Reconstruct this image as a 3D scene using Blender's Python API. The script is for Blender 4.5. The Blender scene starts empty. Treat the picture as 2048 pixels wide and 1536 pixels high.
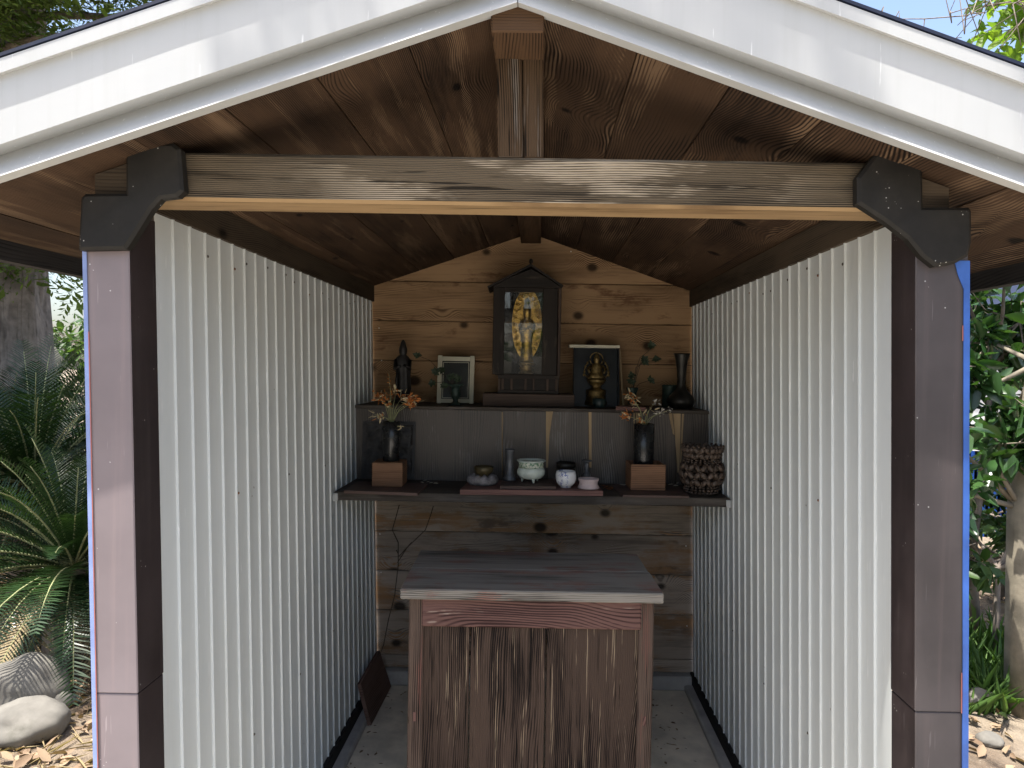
import bpy, bmesh, math, random
import numpy as np
from mathutils import Vector, Matrix, noise
R = random.Random(11)
NR = np.random.RandomState(5)
scn = bpy.context.scene
col = scn.collection
rad = math.radians

# ------------------------------------------------------------------ camera
EYE = 1.53
F = 1453.2                     # focal length in photo pixels (2048 wide)
YAW, PITCH, ROLL = -.004, -.0201, .0167
fw = Vector((math.sin(YAW)*math.cos(PITCH), math.cos(YAW)*math.cos(PITCH), math.sin(PITCH)))
r0 = Vector((math.cos(YAW), -math.sin(YAW), 0)); u0 = r0.cross(fw)
rt = r0*math.cos(ROLL) + u0*math.sin(ROLL)
up = -r0*math.sin(ROLL) + u0*math.cos(ROLL)
EYEP = Vector((0, 0, EYE))
cam = bpy.data.cameras.new('camera'); cam_o = bpy.data.objects.new('camera', cam); col.objects.link(cam_o)
cam.lens = F/2048*36; cam.sensor_width = 36; cam.clip_start = .05; cam.clip_end = 1000
cam_o.matrix_world = Matrix(((rt.x, up.x, -fw.x, 0), (rt.y, up.y, -fw.y, 0), (rt.z, up.z, -fw.z, EYE), (0, 0, 0, 1)))
scn.camera = cam_o

# ------------------------------------------------------------------ light
SUN = Vector((-.27, -.214, 1)).normalized()      # towards the sun: high, left of and behind the camera
w = bpy.data.worlds.new('World'); scn.world = w; w.use_nodes = True
nt = w.node_tree; bg = nt.nodes['Background']
sky = nt.nodes.new('ShaderNodeTexSky'); sky.sky_type = 'NISHITA'; sky.sun_disc = False
sky.sun_elevation = math.asin(SUN.z); sky.sun_rotation = math.atan2(SUN.x, SUN.y)
sky.air_density = 1.0; sky.dust_density = 3.4; sky.ozone_density = .8
nt.links.new(sky.outputs[0], bg.inputs[0]); bg.inputs[1].default_value = .15
sl = bpy.data.lights.new('sun', 'SUN'); sl.energy = 4.6; sl.angle = rad(.53); sl.color = (1, .955, .89)
so = bpy.data.objects.new('sun', sl); col.objects.link(so); so.rotation_euler = SUN.to_track_quat('Z', 'Y').to_euler()
so.location = (-3, -3, 12)
vs = scn.view_settings; vs.view_transform = 'Standard'; vs.look = 'None'; vs.gamma = 1; vs.exposure = 1.28
vs.use_curve_mapping = False
scn.cycles.max_bounces = 10; scn.cycles.diffuse_bounces = 5; scn.cycles.transparent_max_bounces = 12

# ------------------------------------------------------------------ pixel helpers (direction only; the depth comes from the surface)
def ray(px, py):
    return rt*((px-1024)/F) + up*((768-py)/F) + fw
def At(px, py, Y):
    d = ray(px, py); return EYEP + d*(Y/d.y)
def on(px, py, h):                               # hit of the level plane h (measured from eye height)
    d = ray(px, py); return EYEP + d*(h/d.z)
CX, RACK, SK = -.032, -.0261, .0328              # the hut stands a little out of true
def H(v):
    x, y, h = v
    return Vector((CX+x+RACK*h+SK*y, y, EYE+h))
def loc(px, py, Y):                              # pixel on plane Y -> hut coordinates (x, h)
    p = At(px, py, Y); h = p.z-EYE
    return p.x-CX-RACK*h-SK*Y, h
W2 = .77; ZB = .654; SL = .346; ZC = .317; ZE = -1.46; Y1 = 1.52; Y2 = 3.505; YF = 1.305
def soff(x): return ZB - SL*abs(x)

# ------------------------------------------------------------------ node helpers
def mat(name):
    m = bpy.data.materials.new(name); m.use_nodes = True
    t = m.node_tree; return m, t, t.nodes['Principled BSDF']
def nd(t, typ, **kw):
    n = t.nodes.new(typ)
    for k, v in kw.items():
        if k.startswith('i_'):
            n.inputs[int(k[2:]) if k[2:].isdigit() else k[2:]].default_value = v
        else: setattr(n, k, v)
    return n
def mth(t, op, a, b=None, c=None, clamp=False):
    n = t.nodes.new('ShaderNodeMath'); n.operation = op; n.use_clamp = clamp
    for i, v in enumerate((a, b, c)):
        if v is None: continue
        if isinstance(v, (int, float)): n.inputs[i].default_value = v
        else: t.links.new(v, n.inputs[i])
    return n.outputs[0]
def mixc(t, f, a, b, mode='MIX'):
    n = t.nodes.new('ShaderNodeMix'); n.data_type = 'RGBA'; n.blend_type = mode
    for i, v in ((0, f), (6, a), (7, b)):
        if isinstance(v, (int, float)): n.inputs[i].default_value = v
        elif isinstance(v, (tuple, list)): n.inputs[i].default_value = (*v, 1)
        else: t.links.new(v, n.inputs[i])
    return n.outputs[2]
def rng(t, v, a, b, c=0., d=1., smooth=True):
    n = t.nodes.new('ShaderNodeMapRange'); n.interpolation_type = 'SMOOTHSTEP' if smooth else 'LINEAR'
    t.links.new(v, n.inputs[0])
    for i, x in enumerate((a, b, c, d)): n.inputs[i+1].default_value = x
    return n.outputs[0]
def vec(t, x, y, z=0.):
    n = t.nodes.new('ShaderNodeCombineXYZ')
    for i, v in enumerate((x, y, z)):
        if isinstance(v, (int, float)): n.inputs[i].default_value = v
        else: t.links.new(v, n.inputs[i])
    return n.outputs[0]
def noi(t, v, scale=1., detail=3., rough=.55, dist=0.):
    n = nd(t, 'ShaderNodeTexNoise'); n.inputs['Scale'].default_value = scale
    n.inputs['Detail'].default_value = detail; n.inputs['Roughness'].default_value = rough; n.inputs['Distortion'].default_value = dist
    if v is not None: t.links.new(v, n.inputs['Vector'])
    return n.outputs[0]
def bump(t, b, h, strength=.3, dist=.002):
    n = nd(t, 'ShaderNodeBump'); n.inputs['Strength'].default_value = strength; n.inputs['Distance'].default_value = dist
    t.links.new(h, n.inputs['Height']); t.links.new(n.outputs[0], b.inputs['Normal'])

def wood(name, dark, light, freq=70, amp=1.6, knot=1.0, ku=1.1, kv=3.2, kamp=5., patch=None, patch_amt=.5, patch_scale=(2., 9.),
         fine=.5, rough=.75, relief=.5, tone=.5, core=.05, stain=None, spec=.16, kgate=.5, crack=0., patch_u=None):
    """timber: growth rings run along U, bend round knots, with fibre streaks, tone patches, optional worn patches"""
    m, t, b = mat(name)
    uv = nd(t, 'ShaderNodeUVMap'); sp = nd(t, 'ShaderNodeSeparateXYZ'); t.links.new(uv.outputs[0], sp.inputs[0])
    oi = nd(t, 'ShaderNodeObjectInfo'); rn = oi.outputs['Random']
    u = mth(t, 'ADD', sp.outputs[0], mth(t, 'MULTIPLY', rn, 37.3)); v = mth(t, 'ADD', sp.outputs[1], mth(t, 'MULTIPLY', rn, 91.7))
    warp = noi(t, vec(t, mth(t, 'MULTIPLY', u, 1.3), mth(t, 'MULTIPLY', v, 5.)), 1., 2.)
    vo = nd(t, 'ShaderNodeTexVoronoi'); vo.voronoi_dimensions = '2D'; vo.inputs['Scale'].default_value = 1.
    t.links.new(vec(t, mth(t, 'MULTIPLY', u, ku), mth(t, 'MULTIPLY', v, kv)), vo.inputs['Vector'])
    d0 = vo.outputs['Distance']
    csep = nd(t, 'ShaderNodeSeparateColor'); t.links.new(vo.outputs['Color'], csep.inputs[0])
    gate = mth(t, 'GREATER_THAN', csep.outputs[0], kgate)
    d = mth(t, 'ADD', d0, mth(t, 'MULTIPLY', mth(t, 'SUBTRACT', 1., gate), 2.))
    d = mth(t, 'ADD', d, mth(t, 'MULTIPLY', mth(t, 'SUBTRACT', csep.outputs[1], .6), core*.8))
    g = rng(t, d, 0., .45, 1., 0.)
    field = mth(t, 'ADD', mth(t, 'ADD', mth(t, 'MULTIPLY', v, freq), mth(t, 'MULTIPLY', warp, amp*5)), mth(t, 'MULTIPLY', g, kamp*knot))
    band = mth(t, 'POWER', mth(t, 'MULTIPLY_ADD', mth(t, 'SINE', mth(t, 'MULTIPLY', field, 6.283)), .5, .5), 1.6)
    fib = noi(t, vec(t, mth(t, 'MULTIPLY', u, 9.), mth(t, 'MULTIPLY', v, 420.)), 1., 3.)
    fib2 = noi(t, vec(t, mth(t, 'MULTIPLY', u, 2.), mth(t, 'MULTIPLY', v, 60.)), 1., 3.)
    ton = noi(t, vec(t, mth(t, 'MULTIPLY', u, 1.6), mth(t, 'MULTIPLY', v, 5.)), 1., 4., .6)
    cmod = rng(t, noi(t, vec(t, mth(t, 'MULTIPLY', u, 2.2), mth(t, 'MULTIPLY', v, 11.), 7.), 1., 3.), .3, .7, .12, .85)
    f = mth(t, 'ADD', mth(t, 'MULTIPLY', band, cmod), mth(t, 'MULTIPLY', mth(t, 'SUBTRACT', fib, .5), fine))
    f = mth(t, 'ADD', f, mth(t, 'MULTIPLY', mth(t, 'SUBTRACT', fib2, .5), fine*1.6))
    f = mth(t, 'ADD', f, mth(t, 'MULTIPLY', mth(t, 'SUBTRACT', ton, .5), tone*3), None, True)
    f = rng(t, f, .08, .78)
    c = mixc(t, f, light, dark)
    if patch:
        pn = noi(t, vec(t, mth(t, 'MULTIPLY', u, patch_scale[0]), mth(t, 'MULTIPLY', v, patch_scale[1])), 1., 5., .65)
        pf = mth(t, 'MULTIPLY', rng(t, mth(t, 'ADD', pn, mth(t, 'MULTIPLY', mth(t, 'SUBTRACT', fib2, band), .13)), .62-.2*patch_amt, .7-.2*patch_amt), .85)
        if patch_u:
            du = mth(t, 'ABSOLUTE', mth(t, 'SUBTRACT', sp.outputs[0], patch_u[0]))
            pf = mth(t, 'MULTIPLY', pf, rng(t, mth(t, 'ADD', du, mth(t, 'MULTIPLY', mth(t, 'SUBTRACT', pn, .5), .5)), patch_u[1]*.6, patch_u[1]*1.2, 1., .06))
        c = mixc(t, pf, c, patch)
    if stain:
        sn = noi(t, vec(t, mth(t, 'MULTIPLY', u, 2.3), mth(t, 'MULTIPLY', v, 6.), 4.), 1., 5., .7)
        c = mixc(t, mth(t, 'MULTIPLY', rng(t, sn, .56, .66), .8), c, stain)
    # object-level tone differences between boards
    hv = nd(t, 'ShaderNodeHueSaturation'); t.links.new(c, hv.inputs['Color'])
    t.links.new(mth(t, 'MULTIPLY_ADD', rn, .34, .83), hv.inputs['Value'])
    c = hv.outputs[0]
    kc = mth(t, 'MULTIPLY', rng(t, d, core*.5, core*1.5, 1., 0.), .9*min(1, knot))
    c = mixc(t, kc, c, tuple(x*.22 for x in dark))
    ck = None
    if crack:
        cn = noi(t, vec(t, mth(t, 'MULTIPLY', u, 2.6), mth(t, 'MULTIPLY', v, 95.), 3.), 1., 3., .5)
        ck = rng(t, cn, .74-.12*crack, .78-.12*crack)
        c = mixc(t, mth(t, 'MULTIPLY', ck, .85), c, tuple(x*.25 for x in dark))
    t.links.new(c, b.inputs['Base Color'])
    b.inputs['Roughness'].default_value = rough; b.inputs['Specular IOR Level'].default_value = spec
    hgt = mth(t, 'ADD', mth(t, 'MULTIPLY', band, -.5), mth(t, 'MULTIPLY', fib, .8))
    if ck is not None: hgt = mth(t, 'SUBTRACT', hgt, mth(t, 'MULTIPLY', ck, 1.5))
    bump(t, b, hgt, relief, .0016)
    return m

def plain(name, c, rough=.6, metal=0., var=.15, vscale=6., bmp=.0, bscale=60., spec=.4, speck=None, speck_amt=.02, speck_scale=90., dirt=None, dirt_amt=.4, coat=0., streak=None, streak_amt=.4):
    m, t, b = mat(name)
    tc = nd(t, 'ShaderNodeTexCoord'); o = tc.outputs['Object']
    n = noi(t, o, vscale, 5., .6)
    cc = mixc(t, rng(t, n, .3, .7), tuple(x*(1-var) for x in c), tuple(min(1, x*(1+var)) for x in c))
    if dirt:
        n2 = noi(t, o, vscale*.45, 6., .7)
        cc = mixc(t, mth(t, 'MULTIPLY', rng(t, n2, .5, .72), dirt_amt), cc, dirt)
    if streak:
        sx = nd(t, 'ShaderNodeMapping'); sx.inputs['Scale'].default_value = (38, 38, 1.1); t.links.new(o, sx.inputs[0])
        cc = mixc(t, mth(t, 'MULTIPLY', rng(t, noi(t, sx.outputs[0], 1., 5., .65), .48, .75), streak_amt), cc, streak)
        sc_ = nd(t, 'ShaderNodeMapping'); sc_.inputs['Scale'].default_value = (140, 140, 9); sc_.inputs['Rotation'].default_value = (.2, .3, 0); t.links.new(o, sc_.inputs[0])
        cc = mixc(t, mth(t, 'MULTIPLY', rng(t, noi(t, sc_.outputs[0], 1., 2.), .70, .74), .35), cc, tuple(min(1, x*1.9+.06) for x in c))
    if speck:
        vo = nd(t, 'ShaderNodeTexVoronoi'); vo.inputs['Scale'].default_value = speck_scale; t.links.new(o, vo.inputs['Vector'])
        k = mth(t, 'MULTIPLY', rng(t, vo.outputs['Distance'], .12, .2, 1., 0.), mth(t, 'GREATER_THAN', noi(t, o, speck_scale*.21, 1.), .72-speck_amt*5))
        cc = mixc(t, k, cc, speck)
    t.links.new(cc, b.inputs['Base Color'])
    t.links.new(rng(t, noi(t, o, vscale*2.3, 4.), .2, .8, max(0.02, rough-.1), min(1, rough+.1)), b.inputs['Roughness'])
    b.inputs['Metallic'].default_value = metal; b.inputs['Specular IOR Level'].default_value = spec
    b.inputs['Coat Weight'].default_value = coat
    if bmp: bump(t, b, noi(t, o, bscale, 4., .6), bmp, .004)
    return m

def leafmat(name, a, c, trans=.35, rough=.45, vscale=7., spec=.4, sat=None):
    m, t, b = mat(name)
    tc = nd(t, 'ShaderNodeTexCoord')
    at = nd(t, 'ShaderNodeAttribute'); at.attribute_name = 'tone'
    n = noi(t, tc.outputs['Object'], vscale, 2.)
    f = mth(t, 'ADD', mth(t, 'MULTIPLY', at.outputs['Fac'], .75), mth(t, 'MULTIPLY', n, .25), None, True)
    c1 = mixc(t, f, a, c)
    t.links.new(c1, b.inputs['Base Color']); b.inputs['Roughness'].default_value = rough; b.inputs['Specular IOR Level'].default_value = spec
    tr = nd(t, 'ShaderNodeBsdfTranslucent')
    t.links.new(mixc(t, 1., c1, (1.5, 1.6, .6), 'MULTIPLY'), tr.inputs[0])
    mx = nd(t, 'ShaderNodeMixShader'); mx.inputs[0].default_value = trans
    t.links.new(b.outputs[0], mx.inputs[1]); t.links.new(tr.outputs[0], mx.inputs[2])
    t.links.new(mx.outputs[0], t.nodes['Material Output'].inputs[0])
    return m

# ------------------------------------------------------------------ materials
M = {}
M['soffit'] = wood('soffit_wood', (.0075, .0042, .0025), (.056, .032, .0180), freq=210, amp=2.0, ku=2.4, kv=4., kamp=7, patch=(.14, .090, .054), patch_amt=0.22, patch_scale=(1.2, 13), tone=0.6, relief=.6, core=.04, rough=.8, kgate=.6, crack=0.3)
M['back'] = wood('back_wall_wood', (.095, .051, .025), (.36, .228, .122), freq=150, amp=2.4, ku=3.6, kv=4.6, kamp=7, tone=.4, fine=.4, relief=.3, core=0.085, stain=(.13, .064, .032), rough=.65, kgate=0.3)
M['back_low'] = wood('lower_back_wall_wood', (.070, .056, .044), (.34, .28, .225), freq=150, amp=2.4, ku=3.4, kv=4.6, kamp=7, patch=(.27, .145, .06), patch_amt=0.4, patch_scale=(2.6, 7), tone=.45, fine=.5, relief=.4, core=0.085, stain=(.11, .08, .06), rough=.8, kgate=0.35)
M['beam'] = wood('tie_beam_wood', (.018, .0138, .0090), (.096, .073, .047), freq=230, amp=2., ku=1.2, kv=3., kamp=5, patch=(.36, .295, .21), patch_amt=0.42, patch_scale=(2.0, 11), fine=1., relief=1., tone=0.6, core=.03, rough=.85, kgate=.7, crack=0.8, patch_u=(.06, .50))
M['beam_under'] = wood('tie_beam_underside_wood', (.105, .062, .030), (.255, .168, .085), freq=90, amp=.8, ku=1., kv=2., fine=.6, relief=.3, tone=0.8, core=.03, kgate=.8, crack=0.7)
M['king'] = wood('king_post_wood', (.0075, .0048, .0030), (.066, .041, .023), freq=200, amp=1.5, ku=1., kv=2, fine=1., relief=.9, patch=(.15, .13, .108), patch_amt=0.25, patch_scale=(1.5, 20), rough=.85, kgate=.8, crack=0.9)
M['ridge'] = wood('ridge_beam_wood', (.018, .010, .0055), (.075, .042, .022), freq=190, amp=1.5, fine=.7, relief=.5, crack=0.4)
M['plate'] = wood('wall_plate_wood', (.017, .0125, .0088), (.065, .048, .032), freq=180, amp=1.5, ku=1.5, kv=3, fine=.7, relief=.4)
M['dark_shelf'] = wood('dark_shelf_wood', (.022, .018, .0152), (.078, .065, .054), freq=190, amp=1.6, fine=.8, relief=.3, tone=.5, patch=(.13, .115, .10), patch_amt=.22, patch_scale=(3, 16), rough=.6, kgate=.9)
M['riser'] = wood('dark_veneer', (.020, .0160, .0130), (.072, .057, .045), freq=110, amp=3., fine=.7, relief=.2, tone=.6, ku=1.5, kv=2.5, kamp=9, patch=(.13, .12, .108), patch_amt=0.14, patch_scale=(4, 12), rough=.5, spec=.5, kgate=.7)
M['peel'] = wood('bare_split_wood', (.20, .135, .075), (.40, .295, .175), freq=250, amp=.6, fine=.7, relief=.3, kgate=2)
M['shrine'] = wood('shrine_dark_wood', (.007, .0058, .0048), (.022, .017, .0135), freq=190, amp=1.2, fine=.7, relief=.3, rough=.5, patch=(.07, .055, .04), patch_amt=.0, patch_scale=(5, 20), kgate=2)
M['plinth'] = wood('shrine_plinth_wood', (.028, .018, .014), (.075, .05, .037), freq=150, amp=1.2, fine=.6, relief=.2, rough=.55, kgate=.9)
M['cab'] = wood('cabinet_plank_wood', (.0070, .0044, .0036), (.062, .041, .031), freq=150, amp=2.2, ku=.9, kv=1.6, kamp=9, patch=(.25, .19, .13), patch_amt=0.02, patch_scale=(2.2, 60), fine=1.3, relief=1., tone=0.9, rough=.8, core=.015, kgate=.5, crack=0.8)
M['cab_frame'] = wood('cabinet_frame_wood', (.016, .0098, .0080), (.092, .064, .050), freq=170, amp=1.5, patch=(.135, .065, .052), patch_amt=0.05, patch_scale=(3, 26), fine=1., relief=.7, rough=.8, core=.02, kgate=.9, crack=0.6)
M['cab_top'] = wood('cabinet_top_wood', (.055, .050, .044), (.21, .192, .168), freq=150, amp=1.8, ku=1.4, kv=2.5, patch=(.22, .105, .082), patch_amt=0.24, patch_scale=(4, 9), fine=.9, relief=.6, tone=0.7, rough=.75, core=.03, kgate=.7, crack=0.7)
M['apron'] = wood('red_apron_wood', (.034, .0150, .0138), (.130, .070, .060), freq=105, amp=1.8, ku=1.8, kv=2.4, kamp=6, patch=(.30, .24, .20), patch_amt=-.05, patch_scale=(3, 26), fine=.8, relief=.7, rough=.7, core=.012, kgate=.3, crack=0.6)
M['block'] = wood('brown_block_wood', (.085, .041, .023), (.24, .130, .074), freq=120, amp=1.5, ku=6, kv=6, fine=.7, relief=.3, tone=0.9, rough=.6, core=.03, crack=0.5)
M['tray'] = wood('tray_wood', (.040, .028, .024), (.11, .073, .062), freq=150, amp=1, fine=.6, relief=.2, rough=.55, kgate=.9)
M['tray_red'] = wood('red_tray_wood', (.07, .036, .03), (.19, .10, .085), freq=150, amp=1, fine=.6, relief=.2, rough=.55, kgate=.9)
M['lean'] = wood('leaning_board_wood', (.05, .03, .023), (.13, .08, .063), freq=150, amp=1.2, fine=.6, relief=.3)
M['eave'] = wood('eave_board_wood', (.010, .0095, .0095), (.03, .027, .026), freq=150, amp=1.2, fine=.6, relief=.3)
M['white'] = plain('white_trim_metal', (.44, .445, .435), .42, 0, .03, 3., .03, 14., dirt=(.33, .33, .30), dirt_amt=.4, streak=(.36, .36, .335), streak_amt=.25)
M['sheet'] = plain('white_corrugated_metal', (.56, .585, .578), .38, 0, .03, 2., .02, 9., dirt=(.50, .505, .46), dirt_amt=.35, speck=(.1, .06, .03), speck_amt=.004, speck_scale=40, streak=(.49, .495, .46), streak_amt=.35)
M['roofing'] = plain('dark_roofing', (.012, .016, .035), .5, 0, .2)
M['post'] = plain('brown_post_metal', (.030, .022, .022), .45, 0, .3, 3., .04, 8., spec=.4, speck=(.3, .29, .27), speck_amt=.006, speck_scale=110, streak=(.055, .044, .042), streak_amt=.4)
M['post_right'] = plain('right_post_face_metal', (.055, .046, .046), .5, 0, .25, 2.5, .04, 8., spec=.35, speck=(.35, .34, .32), speck_amt=.008, speck_scale=110, streak=(.085, .066, .064), streak_amt=.5)  # front face of the right post, lighter than its other sides
M['post_faded'] = plain('sun_bleached_post_metal', (.180, .148, .152), .5, 0, .12, 2.5, .04, 8., spec=.35, speck=(.5, .48, .46), speck_amt=.01, speck_scale=110, streak=(.235, .182, .18), streak_amt=.5)
M['bracket'] = plain('black_bracket_metal', (.016, .0142, .0118), .6, 0, .35, 7., .12, 14., spec=.2, speck=(.34, .33, .30), speck_amt=.015, speck_scale=130, dirt=(.06, .053, .040), dirt_amt=.55)
M['film'] = plain('blue_film', (.035, .105, .36), .35, 0, .3, 6., .1, 20.)
M['film_pale'] = plain('pale_blue_film', (.20, .26, .47), .4, 0, .25, 6.)
M['red'] = plain('red_film_edge', (.42, .15, .12), .5, 0, .1)
M['screw'] = plain('screw_steel', (.09, .075, .06), .5, .6, .2)
M['rust'] = plain('rusty_screw', (.16, .065, .025), .8, 0, .4, 60.)
M['nail'] = plain('bright_nail', (.75, .74, .7), .4, .3, .1)
M['concrete'] = plain('concrete', (.68, .61, .49), .9, 0, .22, 5., .4, 45., dirt=(.32, .28, .21), dirt_amt=.75)
M['curb'] = plain('concrete_curb_grey', (.40, .385, .36), .9, 0, .15, 8., .3, 60., dirt=(.1, .1, .1), dirt_amt=.4)
M['black_vase'] = plain('black_plastic', (.011, .0115, .012), .27, 0, .15, 8., .01, 30., spec=.5)
M['bronze'] = plain('dark_bronze', (.032, .030, .026), .42, .55, .4, 22., .15, 90.)
M['verdigris'] = plain('green_bronze', (.030, .052, .043), .5, .3, .35, 30., .15, 90.)
M['statue'] = plain('black_bronze_statue', (.024, .022, .021), .45, .3, .35, 22., .15, 90.)
M['gold'] = plain('gilding', (.40, .26, .065), .36, .9, .5, 55., .5, 130., dirt=(.09, .05, .015), dirt_amt=.6)
M['old_gold'] = plain('tarnished_gilding', (.20, .14, .055), .42, .8, .5, 60., .4, 150., dirt=(.02, .016, .012), dirt_amt=.85)
M['pewter'] = plain('pewter', (.12, .125, .135), .45, .5, .25, 30., .05, 80.)
M['porcelain'] = plain('porcelain', (.70, .71, .70), .2, 0, .04, 10., spec=.5, coat=.3)
M['celadon'] = plain('celadon_glaze', (.52, .58, .52), .25, 0, .08, 20., coat=.3)
M['pink'] = plain('pink_glaze', (.52, .42, .41), .45, 0, .1, 20.)
M['brown_bowl'] = plain('brown_brass_bowl', (.075, .058, .026), .4, .4, .2, 30.)
M['cushion'] = plain('grey_cloth_cushion', (.18, .17, .175), .95, 0, .5, 45., .5, 120., dirt=(.05, .045, .05), dirt_amt=.6)
M['cream'] = plain('cream_frame', (.60, .57, .44), .5, 0, .08, 12.)
M['picture'] = plain('dark_green_print', (.028, .030, .022), .35, 0, .3, 10.)
M['plaque'] = plain('dark_relief_plaque', (.026, .025, .025), .5, 0, .5, 30., .9, 90.)
M['black_board'] = plain('black_backing', (.010, .013, .015), .4, 0, .3, 12.)
M['green_cup'] = plain('dark_green_cup', (.016, .03, .03), .35, 0, .2)
M['bead'] = plain('brown_seed', (.085, .060, .045), .5, 0, .4, 40., .2, 160.)
M['stem'] = plain('dry_stem', (.26, .27, .13), .8, 0, .3, 30.)
M['twig'] = plain('brown_twig', (.06, .045, .03), .85, 0, .3, 30.)
M['artleaf'] = leafmat('artificial_leaf', (.016, .026, .016), (.045, .068, .036), .1, .5, 40)
M['petal'] = leafmat('dry_orange_petal', (.34, .10, .03), (.66, .25, .06), .25, .7, 60)
M['straw'] = leafmat('straw_petal', (.40, .32, .19), (.64, .54, .36), .25, .8, 60)
M['pale'] = leafmat('pale_dry_petal', (.46, .42, .39), (.66, .62, .58), .25, .8, 60)
M['bark'] = plain('cypress_bark', (.21, .175, .145), .95, 0, .35, 7., .6, 30., dirt=(.085, .062, .048), dirt_amt=.5, streak=(.045, .032, .024), streak_amt=.85)
M['bark2'] = plain('pale_bark', (.20, .175, .13), .95, 0, .25, 9., .5, 50., dirt=(.09, .09, .06), dirt_amt=.5)
M['rock'] = plain('grey_stone', (.165, .155, .135), .9, 0, .25, 5., .5, 24., dirt=(.075, .075, .055), dirt_amt=.6)
M['cycad'] = leafmat('cycad_leaflet', (.007, .021, .008), (.034, .072, .020), .15, .33, 5, .5)
M['cycad_dry'] = leafmat('dry_frond', (.20, .15, .08), (.34, .27, .15), .15, .7, 5)
M['cypress'] = leafmat('cypress_spray', (.045, .085, .022), (.16, .22, .05), .35, .6, 2)
M['glossy'] = leafmat('glossy_leaf', (.014, .044, .013), (.055, .118, .034), .22, .27, 5, .5)
M['bright'] = leafmat('bright_leaf', (.085, .17, .025), (.21, .31, .045), .5, .45, 4)
M['shade'] = leafmat('shade_leaf', (.03, .07, .02), (.08, .14, .035), .3, .5, 4)
M['grass'] = leafmat('grass_blade', (.045, .10, .025), (.13, .23, .05), .3, .6, 6)
M['litter'] = leafmat('dead_leaf', (.12, .075, .045), (.40, .29, .19), .1, .85, 9)
M['bluefence'] = plain('blue_fence_metal', (.03, .11, .42), .45, 0, .12, 3.)
M['house'] = plain('white_house_wall', (.72, .72, .70), .8, 0, .05, 1.)
def porcelain_blue():
    m, t, b = mat('porcelain_blue_print'); o = nd(t, 'ShaderNodeTexCoord').outputs['Object']
    sp = nd(t, 'ShaderNodeSeparateXYZ'); t.links.new(o, sp.inputs[0])
    n = noi(t, o, 130., 4., .7); k = noi(t, o, 36., 1.)
    reg = mth(t, 'MULTIPLY', rng(t, sp.outputs[0], -.002, .012, 1., 0.), rng(t, k, .45, .6))
    f = mth(t, 'MULTIPLY', rng(t, n, .5, .56), reg)
    t.links.new(mixc(t, f, (.74, .75, .76), (.06, .10, .34)), b.inputs['Base Color']); b.inputs['Roughness'].default_value = .18
    b.inputs['Coat Weight'].default_value = .4
    return m
M['blueprint'] = porcelain_blue()
def band_green():
    m, t, b = mat('green_print_band'); o = nd(t, 'ShaderNodeTexCoord').outputs['Object']
    n = noi(t, o, 110., 4., .7)
    t.links.new(mixc(t, rng(t, n, .46, .56), (.58, .60, .50), (.11, .22, .13)), b.inputs['Base Color']); b.inputs['Roughness'].default_value = .25
    return m
M['greenband'] = band_green()
def glass():
    m, t, b = mat('thin_glass')
    gl = nd(t, 'ShaderNodeBsdfGlossy'); gl.inputs['Roughness'].default_value = .02
    tr = nd(t, 'ShaderNodeBsdfTransparent'); fr = nd(t, 'ShaderNodeFresnel'); fr.inputs[0].default_value = 1.5
    o = nd(t, 'ShaderNodeTexCoord').outputs['Object']
    mx = nd(t, 'ShaderNodeMixShader'); t.links.new(mth(t, 'MULTIPLY', fr.outputs[0], 1.1), mx.inputs[0])
    t.links.new(tr.outputs[0], mx.inputs[1]); t.links.new(gl.outputs[0], mx.inputs[2])
    df = nd(t, 'ShaderNodeBsdfDiffuse'); df.inputs[0].default_value = (.4, .4, .4, 1)
    m2 = nd(t, 'ShaderNodeMixShader'); t.links.new(rng(t, noi(t, o, 9., 4.), .35, .8, .0, .10), m2.inputs[0])
    t.links.new(mx.outputs[0], m2.inputs[1]); t.links.new(df.outputs[0], m2.inputs[2])
    t.links.new(m2.outputs[0], t.nodes['Material Output'].inputs[0])
    return m
M['glass'] = glass()
def ground_mat():
    m, t, b = mat('earth'); o = nd(t, 'ShaderNodeTexCoord').outputs['Object']
    n = noi(t, o, 1.3, 6., .65); n2 = noi(t, o, 14., 6., .7); n3 = noi(t, o, 60., 4., .7)
    c = mixc(t, rng(t, n, .35, .65), (.17, .125, .085), (.30, .245, .18))
    c = mixc(t, mth(t, 'MULTIPLY', rng(t, n2, .45, .7), .6), c, (.09, .065, .045))
    c = mixc(t, mth(t, 'MULTIPLY', rng(t, n3, .58, .72), .5), c, (.38, .33, .26))
    t.links.new(c, b.inputs['Base Color']); b.inputs['Roughness'].default_value = .95
    bump(t, b, mth(t, 'ADD', n2, mth(t, 'MULTIPLY', n3, .6)), .9, .03)
    return m
M['earth'] = ground_mat()

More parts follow.
